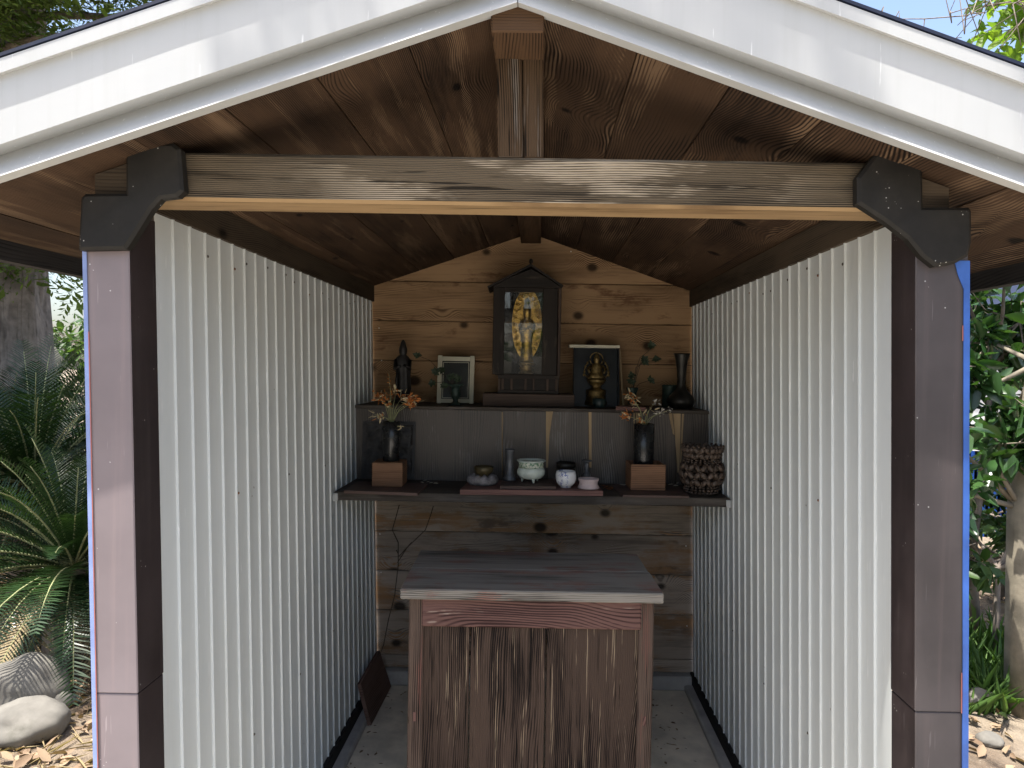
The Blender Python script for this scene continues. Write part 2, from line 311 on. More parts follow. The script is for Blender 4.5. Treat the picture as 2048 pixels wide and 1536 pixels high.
# ------------------------------------------------------------------ geometry helpers
ORG = {}
class MB:
    def __init__(s): s.bm = bmesh.new()
    def box(s, x0, x1, y0, y1, z0, z1, bev=0., mi=0):
        v = [s.bm.verts.new(p) for p in ((x0, y0, z0), (x1, y0, z0), (x1, y1, z0), (x0, y1, z0), (x0, y0, z1), (x1, y0, z1), (x1, y1, z1), (x0, y1, z1))]
        fs = [s.bm.faces.new([v[i] for i in q]) for q in ((0, 3, 2, 1), (4, 5, 6, 7), (0, 1, 5, 4), (1, 2, 6, 5), (2, 3, 7, 6), (3, 0, 4, 7))]
        for f in fs: f.material_index = mi
        if bev:
            es = list({e for f in fs for e in f.edges})
            bmesh.ops.bevel(s.bm, geom=es, offset=bev, segments=1, affect='EDGES', profile=.5)
        return s
    def prism(s, a, b, mi=0):
        """a, b: matching rings of points; closed solid between them"""
        va = [s.bm.verts.new(p) for p in a]; vb = [s.bm.verts.new(p) for p in b]; n = len(a)
        s.bm.faces.new(va[::-1]).material_index = mi; s.bm.faces.new(vb).material_index = mi
        for i in range(n): s.bm.faces.new((va[i], va[(i+1) % n], vb[(i+1) % n], vb[i])).material_index = mi
        return s
    def rings(s, rs, cap=True, mi=0, smooth=True):
        vv = [[s.bm.verts.new(p) for p in r] for r in rs]; n = len(rs[0])
        for k in range(len(vv)-1):
            for i in range(n):
                f = s.bm.faces.new((vv[k][i], vv[k][(i+1) % n], vv[k+1][(i+1) % n], vv[k+1][i])); f.smooth = smooth; f.material_index = mi
        if cap:
            s.bm.faces.new(vv[0][::-1]).material_index = mi; s.bm.faces.new(vv[-1]).material_index = mi
        return s
    def lathe(s, c, prof, seg=24, ey=1., mi=0, cap=True):
        c = Vector(c)
        return s.rings([[c+Vector((r*math.cos(a), r*ey*math.sin(a), z)) for a in [2*math.pi*i/seg for i in range(seg)]] for r, z in prof], cap, mi)
    def tube(s, pts, rr, seg=8, mi=0, jit=0.):
        pts = [Vector(p) for p in pts]; rs = []
        if isinstance(rr, (int, float)): rr = [rr]*len(pts)
        ref = Vector((0, 0, 1)) if abs((pts[-1]-pts[0]).normalized().z) < .9 else Vector((1, 0, 0))
        for i, p in enumerate(pts):
            d = (pts[min(i+1, len(pts)-1)]-pts[max(i-1, 0)]).normalized()
            a = d.cross(ref).normalized(); b = d.cross(a)
            rs.append([p+(a*math.cos(2*math.pi*k/seg)+b*math.sin(2*math.pi*k/seg))*rr[i]*(1+jit*noise.noise(p*9+Vector((k*1.7, 0, 0)))) for k in range(seg)])
        return s.rings(rs, True, mi)
    def ball(s, c, rx, ry=None, rz=None, u=8, v=6, rot=None, mi=0):
        ry = ry or rx; rz = rz or rx; c = Vector(c); rs = []
        for j in range(1, v):
            th = math.pi*j/v-math.pi/2
            ring = []
            for i in range(u):
                a = 2*math.pi*i/u
                p = Vector((rx*math.cos(th)*math.cos(a), ry*math.cos(th)*math.sin(a), rz*math.sin(th)))
                if rot is not None: p = rot @ p
                ring.append(c+p)
            rs.append(ring)
        return s.rings(rs, True, mi)
    def poly(s, pts, mi=0):
        s.bm.faces.new([s.bm.verts.new(p) for p in pts]).material_index = mi; return s
    def build(s, name, m, parent=None, grain='x', warp=None, org=None, kind=None, label=None, mats=None):
        bm = s.bm; bm.normal_update()
        uvl = bm.loops.layers.uv.new('UVMap'); gi = 'xyz'.index(grain); o = [i for i in range(3) if i != gi]
        for f in bm.faces:
            n = f.normal; dom = max(range(3), key=lambda i: abs(n[i]))
            for l in f.loops:
                co = l.vert.co
                if dom == gi: l[uvl].uv = (co[o[0]]*.2, co[o[1]])
                else: l[uvl].uv = (co[gi], co[o[0]]+co[o[1]])
        bmesh.ops.recalc_face_normals(bm, faces=bm.faces)
        if warp:
            for v in bm.verts: v.co = warp(v.co)
        return link(name, bm, m, parent, org, kind, label, mats)
def link(name, bm, m, parent=None, org=None, kind=None, label=None, mats=None):
    if org is None:
        lo = Vector([min(v.co[i] for v in bm.verts) for i in range(3)]); hi = Vector([max(v.co[i] for v in bm.verts) for i in range(3)])
        org = Vector(((lo.x+hi.x)/2, (lo.y+hi.y)/2, lo.z))
    org = Vector(org)
    for v in bm.verts: v.co -= org
    me = bpy.data.meshes.new(name); bm.to_mesh(me); bm.free()
    for mm in (mats or [m]): me.materials.append(M[mm] if isinstance(mm, str) else mm)
    return place(name, me, parent, org, kind, label)
def place(name, me, parent=None, org=(0, 0, 0), kind=None, label=None):
    o = bpy.data.objects.new(name, me); col.objects.link(o); ORG[o.name] = Vector(org)
    if parent is not None:
        o.parent = parent; o.location = Vector(org)-ORG[parent.name]
    else: o.location = org
    if kind: o['kind'] = kind
    if label: o['label'] = label
    return o
def thing(name, label, cat, at=(0, 0, 0), group=None):
    o = bpy.data.objects.new(name, None); col.objects.link(o); o.location = at; ORG[o.name] = Vector(at); o.empty_display_size = .05
    return tag(o, label, cat, group)
def tag(o, label, cat, group=None):
    o['label'] = label; o['category'] = cat
    if group: o['group'] = group
    return o
def npmesh(name, V, Fq, m, tone=None, smooth=False):
    """fast mesh from vertex array V (n,3) and equal-size faces Fq (k, c); tone per face"""
    me = bpy.data.meshes.new(name); n, c = Fq.shape
    me.vertices.add(len(V)); me.vertices.foreach_set('co', V.astype(np.float32).ravel())
    me.loops.add(n*c); me.loops.foreach_set('vertex_index', Fq.astype(np.int32).ravel())
    me.polygons.add(n); me.polygons.foreach_set('loop_start', np.arange(0, n*c, c, dtype=np.int32))
    if tone is not None:
        a = me.attributes.new('tone', 'FLOAT', 'FACE'); a.data.foreach_set('value', tone.astype(np.float32))
    me.update(calc_edges=True); me.materials.append(M[m]); return me
def unit(a): return a/np.maximum(1e-9, np.linalg.norm(a, axis=-1, keepdims=True))
def leaves(P, D, N, L, Wd, fold=.25, droop=.0):
    """folded pointed leaves: base P, direction D, normal N, length L, width Wd -> V, F (2 quads each)"""
    D = unit(D); S = unit(np.cross(D, N)); N = np.cross(S, D); L = L[:, None]; Wd = Wd[:, None]
    b = P; t = P+D*L-N*droop*L
    l1 = P+D*L*.3+S*Wd*.5+N*fold*Wd; l2 = P+D*L*.68+S*Wd*.42+N*(fold*Wd-droop*L*.5)
    r1 = P+D*L*.3-S*Wd*.5+N*fold*Wd; r2 = P+D*L*.68-S*Wd*.42+N*(fold*Wd-droop*L*.5)
    V = np.stack([b, l1, l2, t, r2, r1], 1).reshape(-1, 3); k = np.arange(len(P))[:, None]*6
    return V, np.concatenate([k+np.array([[0, 3, 2, 1]]), k+np.array([[0, 5, 4, 3]])], 0)
def leaf_obj(name, P, D, N, L, Wd, m, parent=None, fold=.25, droop=0., org=(0, 0, 0), kind=None, label=None):
    V, Fq = leaves(P, D, N, L, Wd, fold, droop); k = len(P); tn = NR.rand(k)
    me = npmesh(name, V-np.array(org), Fq, m, np.concatenate([tn, tn]))
    return place(name, me, parent, org, kind, label)

# ================================================================== SETTING
gx = np.sinh(np.linspace(-5.2, 5.2, 91))*1.7
GV = np.array([[x, y+2, 0] for y in gx for x in gx])
def gz(x, y):
    inside = max(0., min(1., (max(abs(x)-1.0, abs(y-2.5)-1.3))/.8))
    return -.10+inside*(.05*noise.noise(Vector((x*.7, y*.7, 3)))+.025*noise.noise(Vector((x*3, y*3, 1))))
for i in range(len(GV)): GV[i, 2] = gz(GV[i, 0], GV[i, 1])
k = len(gx); q = np.array([[j*k+i, j*k+i+1, (j+1)*k+i+1, (j+1)*k+i] for j in range(k-1) for i in range(k-1)])
place('ground', npmesh('ground', GV, q, 'earth'), kind='structure')
def bounce_gravel():
    m, t, b = mat('pale_bounce_gravel'); o = nd(t, 'ShaderNodeTexCoord').outputs['Object']
    vo = nd(t, 'ShaderNodeTexVoronoi'); vo.inputs['Scale'].default_value = 55; t.links.new(o, vo.inputs['Vector'])
    c = mixc(t, noi(t, o, 2., 5.), (.48, .45, .39), (.62, .59, .53)); c = mixc(t, rng(t, vo.outputs['Distance'], .2, .6, 0., .5), c, (.25, .23, .2))
    t.links.new(c, b.inputs['Base Color']); b.inputs['Roughness'].default_value = .95; bump(t, b, vo.outputs['Distance'], .6, .01)
    return m
M['bounce_gravel'] = bounce_gravel()
MB().box(-3.4, 2.6, -9, 1.2, -.2, -.03, .02).build('bounce_path', 'bounce_gravel', kind='structure')  # unseen pale path, added to bounce sunlight into the hut
MB().box(-.95, 1.0, 1.25, 3.75, -.25, 0., .01).build('concrete_floor', 'concrete', kind='structure')

# ================================================================== THE HUT
hut = thing('shrine_hut', 'small gabled roadside shrine hut with white metal trim, corrugated inner walls and timber roof', 'shrine', (0, 2.5, 0))
def hp(name, x0, x1, y0, y1, z0, z1, m, parent=hut, grain='x', bev=.003, **kw):
    return MB().box(x0, x1, y0, y1, z0, z1, bev).build(name, m, parent, grain, H, **kw)
def group_part(name, at, **kw):
    o = bpy.data.objects.new(name, None); col.objects.link(o); o.empty_display_size = .05
    ORG[o.name] = Vector(at); o.parent = hut; o.location = Vector(at)-ORG[hut.name]
    for k_, v_ in kw.items(): o[k_] = v_
    return o
# --- back wall boards
bw = group_part('back_wall', H((0, Y2, ZE)))
heights = [ZB+.02, .417, .226, .034, -.172, -.379, -.585, -.792, -.985, -1.178, -1.397, ZE]
for i in range(len(heights)-1):
    z1, z0 = heights[i]-.0012, heights[i+1]+.0012
    dy = R.uniform(0, .003)
    top = z1
    if i == 0:
        xs = [(-W2-.01, z0), (W2+.01, z0), (W2+.01, max(z0+.004, soff(W2))), (0, ZB+.004), (-W2-.01, max(z0+.004, soff(W2)))]
        MB().prism([(x, Y2+dy, z) for x, z in xs], [(x, Y2+.022, z) for x, z in xs]).build('board', 'back', bw, 'x', H)
    else:
        hp('board', -W2-.01, W2+.01, Y2+dy, Y2+.022, z0, z1, 'back' if i < 6 else 'back_low', bw)
xs = [(-W2-.06, ZE-.1), (W2+.06, ZE-.1), (W2+.06, soff(W2)+.012), (0, ZB+.016), (-W2-.06, soff(W2)+.012)]
MB().prism([(x, Y2+.025, z) for x, z in xs], [(x, Y2+.035, z) for x, z in xs]).build('light_block_sheet', 'roofing', bw, 'x', H)  # added unseen sheet, keeps daylight from leaking through the board gaps
# knot holes and nails on the boards (px positions taken on the wall plane)
for px, py, m_ in [(758, 656, 'nail'), (763, 721, 'nail'), (1142, 503, 'nail'), (760, 1068, 'nail'), (762, 1145, 'nail'), (1372, 1092, 'nail'), (1374, 1252, 'nail')]:
    x, h = loc(px, py, Y2)
    MB().lathe((0, 0, 0), [(.0032, 0), (.0032, .0015), (.0015, .0026)], 8).build('nail', m_, bw, warp=lambda v, x=x, h=h: H((x+v.x, Y2-v.z+.002, h+v.y)))
# --- corrugated side walls: three lapped sheets each
PITCH_R = .0772
def side_wall(s):
    sw = group_part('side_wall', H((s*W2, 2.5, ZE)))
    yend = Y2-.004; k0 = 0
    for cnt in (10, 9, 8):
        ya = Y1+k0*PITCH_R-(.008 if k0 else 0); yb = min(yend, Y1+(k0+cnt)*PITCH_R+.01)
        prof = [(ya, 0.)]
        for k in range(k0, k0+cnt):
            y = Y1+(k+.90)*PITCH_R
            if y+.014 > yb: break
            for dy, dx in ((.001, 0), (.0024, .0052), (.0070, .0052), (.0090, 0)): prof.append((y+dy, dx))
            if k < k0+cnt-1: prof.append((y+.045, -.0006))
        prof.append((yb, 0.))
        lift = .0016 if k0 else 0.
        mb = MB(); nz = 9
        zs = [ZE+(ZC-.0-ZE)*j/(nz-1) for j in range(nz)]
        grid = [[mb.bm.verts.new((s*(W2-.001-dx-lift-.0009*noise.noise(Vector((y*2, z*1.1, s*5+2)))), y+.0005*noise.noise(Vector((y*9, z*2, s))), z)) for z in zs] for y, dx in prof]
        for i in range(len(prof)-1):
            for j in range(nz-1): mb.bm.faces.new((grid[i][j], grid[i+1][j], grid[i+1][j+1], grid[i][j+1]))
        o = mb.build('corrugated_sheet', 'sheet', sw, 'z', H)
        k0 += cnt
    # screws
    for k in range(1, 25):
        for z in (ZC-.05, -.35, -1.0):
            if (k*7+int(z*10)) % 5 < (3 if z > 0 else 1):
                y = Y1+(k+.90)*PITCH_R+.0075; zz = z+R.uniform(-.02, .02)
                MB().lathe((0, 0, 0), [(.0038, 0), (.0036, .0010), (.0024, .0012), (.0022, .0022), (.001, .0026)], 8).build('screw', 'screw' if k % 4 else 'rust', sw, warp=lambda v, y=y, zz=zz: H((s*(W2-.0075-v.z), y-.001+v.x, zz+v.y)))
    # wall plate above, sill and concrete kerb below
    xa = W2-.012; xb = W2+.06
    pts = [(s*xa, ZC-.002), (s*xb, ZC-.002), (s*xb, soff(xb)-.001), (s*xa, soff(xa)-.001)]
    MB().prism([(x, 1.4195, z) for x, z in pts], [(x, Y2-.001, z) for x, z in pts]).build('wall_plate', 'plate', hut, 'y', H)
    hp('sill', s*(W2-.018) if s < 0 else W2-.018, s*(W2+.05) if s < 0 else W2+.05, Y1-.01, Y2-.002, ZE-.062, ZE+.008, 'eave', hut, 'y') if s > 0 else hp('sill', -(W2+.05), -(W2-.018), Y1-.01, Y2-.002, ZE-.062, ZE+.008, 'eave', hut, 'y')
    a, b_ = sorted((s*(W2-.055), s*(W2+.05)))
    hp('kerb', a, b_, Y1-.01, Y2-.05, -1.53, ZE-.035 if False else -1.497, 'curb', hut, 'y', .006)
for s in (-1, 1): side_wall(s)
hp('rear_kerb', -W2-.05, W2+.05, Y2-.045, Y2+.022, -1.53, ZE-.002, 'curb', hut, 'x', .006)
# --- posts with metal cladding, blue film left on their outer edges
def post(s, seam_px):
    x_out, _ = loc(174 if s < 0 else 1934, 700, 1.42); x_in = s*(W2-.003)
    a, b_ = sorted((x_out, x_in))
    p = group_part('post', H(((a+b_)/2, 1.46, -1.6)), label='left post clad in brown metal bleached pinkish on its face' if s < 0 else 'dark brown metal clad post with blue film edge')
    zs = loc(250 if s < 0 else 1880, seam_px, 1.42)[1]
    face = 'post_faded' if s < 0 else 'post_right'
    for z0, z1, e in ((-1.63, zs-.0005, 0.), (zs+.0005, soff(.8)-.08, .0015)):
        mb = MB().box(a-e, b_+e, 1.42-e, Y1-.0015, z0, z1, .002)
        mb.bm.normal_update()
        for f in mb.bm.faces:
            if f.normal.y < -.5: f.material_index = 1
        mb.build('cladding', 'post', p, 'z', H, mats=['post', face])
    if s > 0:
        xo = b_+.0015
        # peeling blue film: a slightly wavy strip that flares at the top
        mb = MB(); n = 60; za, zb_ = -1.4, loc(1925, 522, 1.42)[1]
        L_, R_ = [], []
        for i in range(n):
            z = za+(zb_-za)*i/(n-1); wv = .0105+.004*noise.noise(Vector((0, z*3, 1)))
            if z > zb_-.05: wv = .0105+.018*(1-(zb_-z)/.05)**.6
            L_.append((xo-wv, z)); R_.append((xo+.0012+.001*noise.noise(Vector((4, z*6, 1))), z))
        for i in range(n-1):
            ring = [(L_[i][0], 1.4155, L_[i][1]), (R_[i][0], 1.4155, R_[i][1]), (R_[i+1][0], 1.4155, R_[i+1][1]), (L_[i+1][0], 1.4155, L_[i+1][1])]
            mb.prism(ring, [(x, 1.4175, z) for x, _, z in ring])
        bmesh.ops.remove_doubles(mb.bm, verts=mb.bm.verts, dist=1e-5)
        mb.build('protective_film', 'film', p, 'z', H)
        for za_, zb2 in ((-.66, -.58), (-.86, -.80), (.07, .10)): hp('film_edge', xo-.0124, xo-.0114, 1.4157, 1.4178, za_, zb2, 'red', p, 'z', 0)
    else:
        hp('protective_film', a-.0025, a+.0055, 1.4155, 1.4175, -1.4, loc(180, 500, 1.42)[1], 'film_pale', p, 'z', 0)
        hp('film_edge', a+.0057, a+.0070, 1.4158, 1.4176, -1.4, .06, 'red', p, 'z', 0)
post(-1, 1387); post(1, 1424)
# --- tie beam, king post, ridge beam
xl = loc(340, 350, 1.42)[0]; xr = loc(1745, 370, 1.42)[0]
zbt = loc(1040, 411, 1.425)[1]; zbt2 = loc(1040, 314, 1.425)[1]
tb = MB().box(xl-.08, xr+.08, 1.425, 1.523, zbt, zbt2, .006)
tb.bm.normal_update()
for f in tb.bm.faces:
    if f.normal.z < -.5: f.material_index = 1
tb.build('tie_beam', 'beam', hut, 'x', H, mats=['beam', 'beam_under'])
ka, kb = loc(995, 250, 1.43)[0], loc(1087, 250, 1.43)[0]
zr = loc(1044, 118, 1.43)[1]
hp('king_post', ka, (ka+kb)/2+.004, 1.43, 1.52, zbt2, zr+.01, 'king', hut, 'z', .003)
hp('king_post', (ka+kb)/2+.006, kb, 1.432, 1.52, zbt2, zr+.01, 'king', hut, 'z', .003)
hp('ridge_beam', ka-.004, kb+.002, YF+.012, Y2-.001, zr, ZB+.004, 'ridge', hut, 'y', .003)
# --- roof: soffit boards running front to back, slab, covering, barge boards
roof = group_part('roof', H((0, 2.4, ZB)))
BW = .1688; YB = 3.80; XE = 1.135
for s in (-1, 1):
    e = [.03] + [(.2012 if s < 0 else .2157)+i*BW for i in range(6)]
    e = [v for v in e if v < XE-.03]+[XE]
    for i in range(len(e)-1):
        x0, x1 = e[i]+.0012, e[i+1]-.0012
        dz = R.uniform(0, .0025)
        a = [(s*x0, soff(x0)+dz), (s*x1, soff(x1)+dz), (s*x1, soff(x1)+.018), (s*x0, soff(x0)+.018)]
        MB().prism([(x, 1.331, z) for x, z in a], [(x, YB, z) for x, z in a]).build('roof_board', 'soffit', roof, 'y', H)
    a = [(0, ZB+.0185), (s*(XE+.01), soff(XE+.01)+.0185), (s*(XE+.01), soff(XE+.01)+.185), (0, ZB+.185)]
    MB().prism([(x, 1.34, z) for x, z in a], [(x, YB+.01, z) for x, z in a]).build('roof_core', 'eave', roof, 'y', H)
    # covering (dark), overhanging the barge board cap a little
    a = [(0, ZB+.1905), (s*(XE+.05), soff(XE+.05)+.1905), (s*(XE+.05), soff(XE+.05)+.1965), (0, ZB+.1965)]
    MB().prism([(x, 1.2755, z) for x, z in a], [(x, YB+.04, z) for x, z in a]).build('roof_covering', 'roofing', roof, 'y', H)
    # eave board
    x0, x1 = sorted((s*XE, s*(XE+.03)))
    a = [(s*(XE-.002), soff(XE)+.02), (s*(XE-.002), soff(XE)-.042), (s*(XE+.028), soff(XE)-.042), (s*(XE+.028), soff(XE)+.02)]
    MB().prism([(x, YF+.03, z) for x, z in a], [(x, YB, z) for x, z in a]).build('eave_board', 'eave', roof, 'y', H)
    # barge board in three stepped white profiles (vertical offsets from the soffit line)
    def barge(nm, prof):
        """prof: (Y, dz) section, swept along the slope"""
        n = 14; rings_ = []
        for i in range(n+1):
            x = (XE+.06)*i/n
            x_ = max(x, .0008)
            rings_.append([(s*x_, y+.0012*noise.noise(Vector((x*4, y*30, s))), soff(x_)+dz+.0012*noise.noise(Vector((x*3, dz*20, s*3)))) for y, dz in prof])
        MB().rings(rings_, True, 0, False).build(nm, 'white', roof, 'x', H)
    barge('barge_board', [(1.295, -.006), (1.33, -.002), (1.3445, .05), (1.3445, .075), (1.3385, .075), (1.3385, .054)])
    barge('barge_board', [(1.288, .046), (1.338, .052), (1.338, .182), (1.288, .176)])
    barge('barge_cap', [(1.277, .163), (1.2875, .165), (1.2875, .190), (1.277, .188)])
    # folded standing seams on the barge face
    for k_, xx in enumerate((.93,) if s > 0 else ()):
        MB().box(s*xx-.0012, s*xx+.0012, 1.2862, 1.2885, soff(xx)+.055, soff(xx)+.16, 0).build('seam', 'white', roof, 'z', H)
# --- black sheet metal brackets wrapping the beam ends
def bracket(pts, lab):
    Yf, Yb = 1.396, 1.4185
    P2 = [loc(x, y, Yf) for x, y in pts]; n = len(P2)
    ar = sum(P2[i][0]*P2[(i+1) % n][1]-P2[(i+1) % n][0]*P2[i][1] for i in range(n)); sg = 1 if ar > 0 else -1
    ins = []
    for i in range(n):
        a, b, c = Vector(P2[i-1]), Vector(P2[i]), Vector(P2[(i+1) % n])
        n1 = Vector((-(b-a).y, (b-a).x)).normalized()*sg; n2 = Vector((-(c-b).y, (c-b).x)).normalized()*sg
        d = (n1+n2); d = d.normalized()/max(.6, math.cos(n1.angle(n2)/2)) if d.length > 1e-4 else n1
        ins.append(b+d*.006)
    rings_ = [[(p[0], Yf, p[1]) for p in ins], [(p[0], Yf+.005, p[1]) for p in P2], [(p[0], Yb, p[1]) for p in P2]]
    MB().rings(rings_, True, 0, False).build('bracket', 'bracket', hut, 'z', H, label=lab)
bracket([(250, 301), (266, 289), (344, 285), (359, 297), (366, 381), (353, 393), (320, 397), (301, 418), (260, 484), (250, 498), (156, 500), (155, 488), (160, 395), (168, 387), (250, 386)], 'black sheet metal bracket with a square lower end')
bracket([(1755, 303), (1786, 301), (1809, 314), (1846, 316), (1848, 414), (1940, 414), (1945, 422), (1945, 484), (1938, 512), (1911, 527), (1872, 533), (1845, 512), (1817, 477), (1770, 441), (1716, 406), (1716, 354)], 'dented black sheet metal bracket with a rounded lower end')

# ================================================================== SHELF AND RISER
HS, HR = -.484, -.163; YS, YR = 2.80, 3.11
hp('shelf', -W2+.004, W2-.004, YS, Y2-.003, HS-.034, HS, 'dark_shelf', hut, 'x', .003)
for s in (-1, 1):
    a, b_ = sorted((s*(W2-.002), s*(W2-.020)))
    hp('shelf_bracket', a, b_, YS-.006, YS-.0005, HS-.036, HS-.006, 'white', hut, 'x', .001)
riser = thing('altar_riser', 'dark veneered step box running across the shelf, its front split in pale slivers', 'riser', H((0, 3.3, HS)))
hp('top_board', -W2+.012, W2-.012, YR-.006, Y2-.004, HR-.014, HR, 'dark_shelf', riser, 'x', .002)
jx = [loc(p, 900, YR)[0] for p in (1005, 1094, 1178, 1272, 1352)]
ed = [-W2+.014]+jx+[W2-.014]
for i in range(len(ed)-1):
    hp('front_panel', ed[i]+.0008, ed[i+1]-.0008, YR+R.uniform(0, .003), YR+.016, HS+.001, HR-.0145, 'riser', riser, 'z', .001)
def sliver(pts):
    q_ = [loc(x, y, YR) for x, y in pts]
    MB().prism([(x, YR-.0025, z) for x, z in q_], [(x, YR+.004, z) for x, z in q_]).build('split_sliver', 'peel', riser, 'z', H)
sliver([(1092, 822), (1106, 822), (1099, 870), (1096, 935), (1092, 935)])
sliver([(1177, 822), (1183, 822), (1183, 935), (1178, 935)])
sliver([(1271, 824), (1281, 824), (1278, 850), (1273, 850)]); sliver([(1267, 824), (1269.5, 824), (1269.5, 935), (1267.5, 935)])
sliver([(1346, 824), (1361, 824), (1360, 900), (1358, 945), (1355, 945), (1350, 870)]); sliver([(1364, 824), (1368, 824), (1362, 930), (1360, 930)])
sliver([(1337, 826), (1344, 826), (1349, 870), (1346, 868)])
sliver([(1003.5, 824), (1005.5, 824), (1004.8, 950), (1003.8, 950)])

# ================================================================== OFFERING TABLE
YT = 2.20; HT = -(1182-745)*YT/F+.016
a0 = on(800, 1176, -.655); b0 = on(1330, 1189, -.655)
HT = -.655; YT = (a0.y+b0.y)/2; XA, XB = a0.x, b0.x
cab = thing('offering_cabinet', 'weathered brown plank cabinet with grey top and faded red apron', 'cabinet', ((XA+XB)/2, YT+.22, 0))
def cb(name, x0, x1, y0, y1, z0, z1, m, grain='x', bev=.003, **kw):
    return MB().box(x0, x1, y0, y1, EYE+z0, EYE+z1, bev).build(name, m, cab, grain, **kw)
for i in range(2):
    y0 = YT+.2325*i
    cb('top_board', XA+.003*R.random(), XB-.003*R.random(), y0+(.0004 if i else 0), y0+.2323, HT-.031+.0006*i, HT-.0006*i, 'cab_top', bev=.0035)
bx0 = At(818, 1210, YT+.045).x; bx1 = At(1309, 1210, YT+.045).x; yb = YT+.045; sw_ = .045
for x in (bx0, bx1-sw_):
    st = cb('stile', x, x+sw_, yb, yb+.045, -1.53, HT-.0315, 'cab_frame', 'z', .004)
    cb('stile', x, x+sw_, yb+.345, yb+.39, -1.53, HT-.0315, 'cab_frame', 'z', .004)
    zz = At(825, 1433, yb).z-EYE
    MB().box(x+.017, x+.026, yb-.0015, yb+.006, EYE+zz-.014, EYE+zz+.014, .0005).build('tenon', 'red' if False else 'apron', st, 'z')
za = At(1060, 1256, yb).z-EYE
cb('apron', bx0+sw_-.006, bx1-sw_+.006, yb-.004, yb+.018, za, HT-.033, 'apron', bev=.004)
cb('apron', bx0+.01, bx1-.01, yb+.365, yb+.38, za, HT-.033, 'cab_frame')
jn = [bx0+sw_-.004, At(938, 1400, yb+.012).x, At(1091, 1400, yb+.012).x, bx1-sw_+.004]
for i in range(3): cb('front_plank', jn[i]+.002, jn[i+1]-.002, yb+.012+.002*i, yb+.03, -1.50, za+.012, 'cab', 'z', .0025)
for x in (bx0+.014, bx1-.029):
    for i in range(2): cb('side_plank', x, x+.015, yb+.046+.15*i, yb+.1945+.15*i, -1.50, HT-.032, 'cab', 'z', .002)
# leaning board on the floor against the left wall
lb = [on(712, 1455, -1.53), on(780, 1385, -1.53)]
p0 = on(735, 1452, -1.528); p1 = on(776, 1374, -1.528)
wallx = lambda y: H((-W2+.02, y, -1.25)).x
d = (p1-p0); nrm = Vector((d.y, -d.x, 0)).normalized()
mb = MB(); q0 = [p0, p1, Vector((wallx(p1.y-.02)+.002, p1.y-.03, EYE-1.345)), Vector((wallx(p0.y)+.002, p0.y-.01, EYE-1.345))]
n_ = (q0[1]-q0[0]).cross(q0[3]-q0[0]).normalized()*.016
if n_.x < 0: n_ = -n_
mb.prism(q0, [p+n_ for p in q0])
tag(mb.build('loose_board', 'lean', None, 'y'), 'short dark board leaning on the foot of the left corrugated wall', 'board')

# ================================================================== SMALL THINGS: lower shelf
S = lambda Y: Y/F
def lat(name, m, c, prof, s, parent=None, seg=28, **kw):
    """prof in photo pixels: (radius, height)"""
    return MB().lathe(c, [(max(r, .01)*s, z*s) for r, z in prof], seg).build(name, m, parent, 'z', org=c, **kw)
ZS = EYE+HS; ZR = EYE+HR
# boards under the vases
def slab(name, corners, th, m, lab, cat, z0=ZS, grain='x'):
    pts = [on(x, y, z0+th-EYE) for x, y in corners]
    lo = [Vector((p.x, p.y, z0+.0004)) for p in pts]; hi = [Vector((p.x, p.y, z0+th)) for p in pts]
    return tag(MB().prism(lo, hi).build(name, m, None, grain), lab, cat)
slab('display_board', [(688, 981), (835, 986), (856, 967), (716, 962)], .011, 'tray', 'thin dark board under the left black vase and its block', 'board')
slab('display_board', [(920, 979), (1206, 982), (1190, 962), (940, 960)], .020, 'tray_red', 'long reddish tray board carrying the incense bowls', 'board')
slab('display_board', [(1246, 990), (1378, 992), (1352, 968), (1222, 969)], .009, 'tray', 'thin dark board under the right black vase and its box', 'board')
slab('dais', [(1000, 972), (1112, 973), (1108, 958), (1006, 957)], .012, 'tray', 'small dark dais under the celadon incense bowl', 'dais', ZS+.0204)
# left block + vase + flowers
c = on(774, 974, HS+.011); s = S(c.y); zb0 = c.z
blk = MB().box(c.x-31*s, c.x+31*s, c.y, c.y+62*s, zb0+.0005, zb0+49*s, .003).build('wood_block', 'block', None, 'x')
tag(blk, 'worn brown wooden block under the left black vase', 'block')
lv = Vector((c.x+2*s, c.y+31*s, zb0+49*s+.0005)); s2 = S(lv.y)
lat('vase', 'black_vase', lv, [(15.5, 0), (16.5, 1), (17.5, 40), (18.5, 78), (17, 79), (16, 77), (14.5, 6)], s2)
tag(bpy.data.objects['vase'], 'tall plain black cylinder vase holding bright orange dried flowers', 'vase')
# right box (open) + vase
c = on(1296, 981, HS+.009); s = S(c.y); zb1 = c.z+.0005
bxr = thing('wood_box', 'open brown wooden box holding the right black vase', 'box', (c.x, c.y+34*s, zb1))
hw = 35*s
MB().box(c.x-hw, c.x+hw, c.y, c.y+.010, zb1, zb1+52*s, .002).build('front_side', 'block', bxr, 'x')
MB().box(c.x-hw, c.x+hw, c.y+2*hw-.010, c.y+2*hw, zb1, zb1+52*s, .002).build('back_side', 'block', bxr, 'x')
for sg in (-1, 1):
    xa = c.x+sg*hw-(.010 if sg > 0 else 0)
    MB().box(xa, xa+.010, c.y+.0102, c.y+2*hw-.0102, zb1, zb1+51.5*s, .002).build('side', 'block', bxr, 'y')
MB().box(c.x-hw+.0102, c.x+hw-.0102, c.y+.0102, c.y+2*hw-.0102, zb1+.001, zb1+.016, 0).build('bottom', 'block', bxr, 'x')
rv = Vector((c.x-4*s, c.y+hw, zb1+.0165)); s3 = S(rv.y)
o = lat('vase', 'black_vase', rv, [(18, 0), (19, 1), (20, 60), (20.5, 119), (19, 120), (18, 118), (17, 6)], s3)
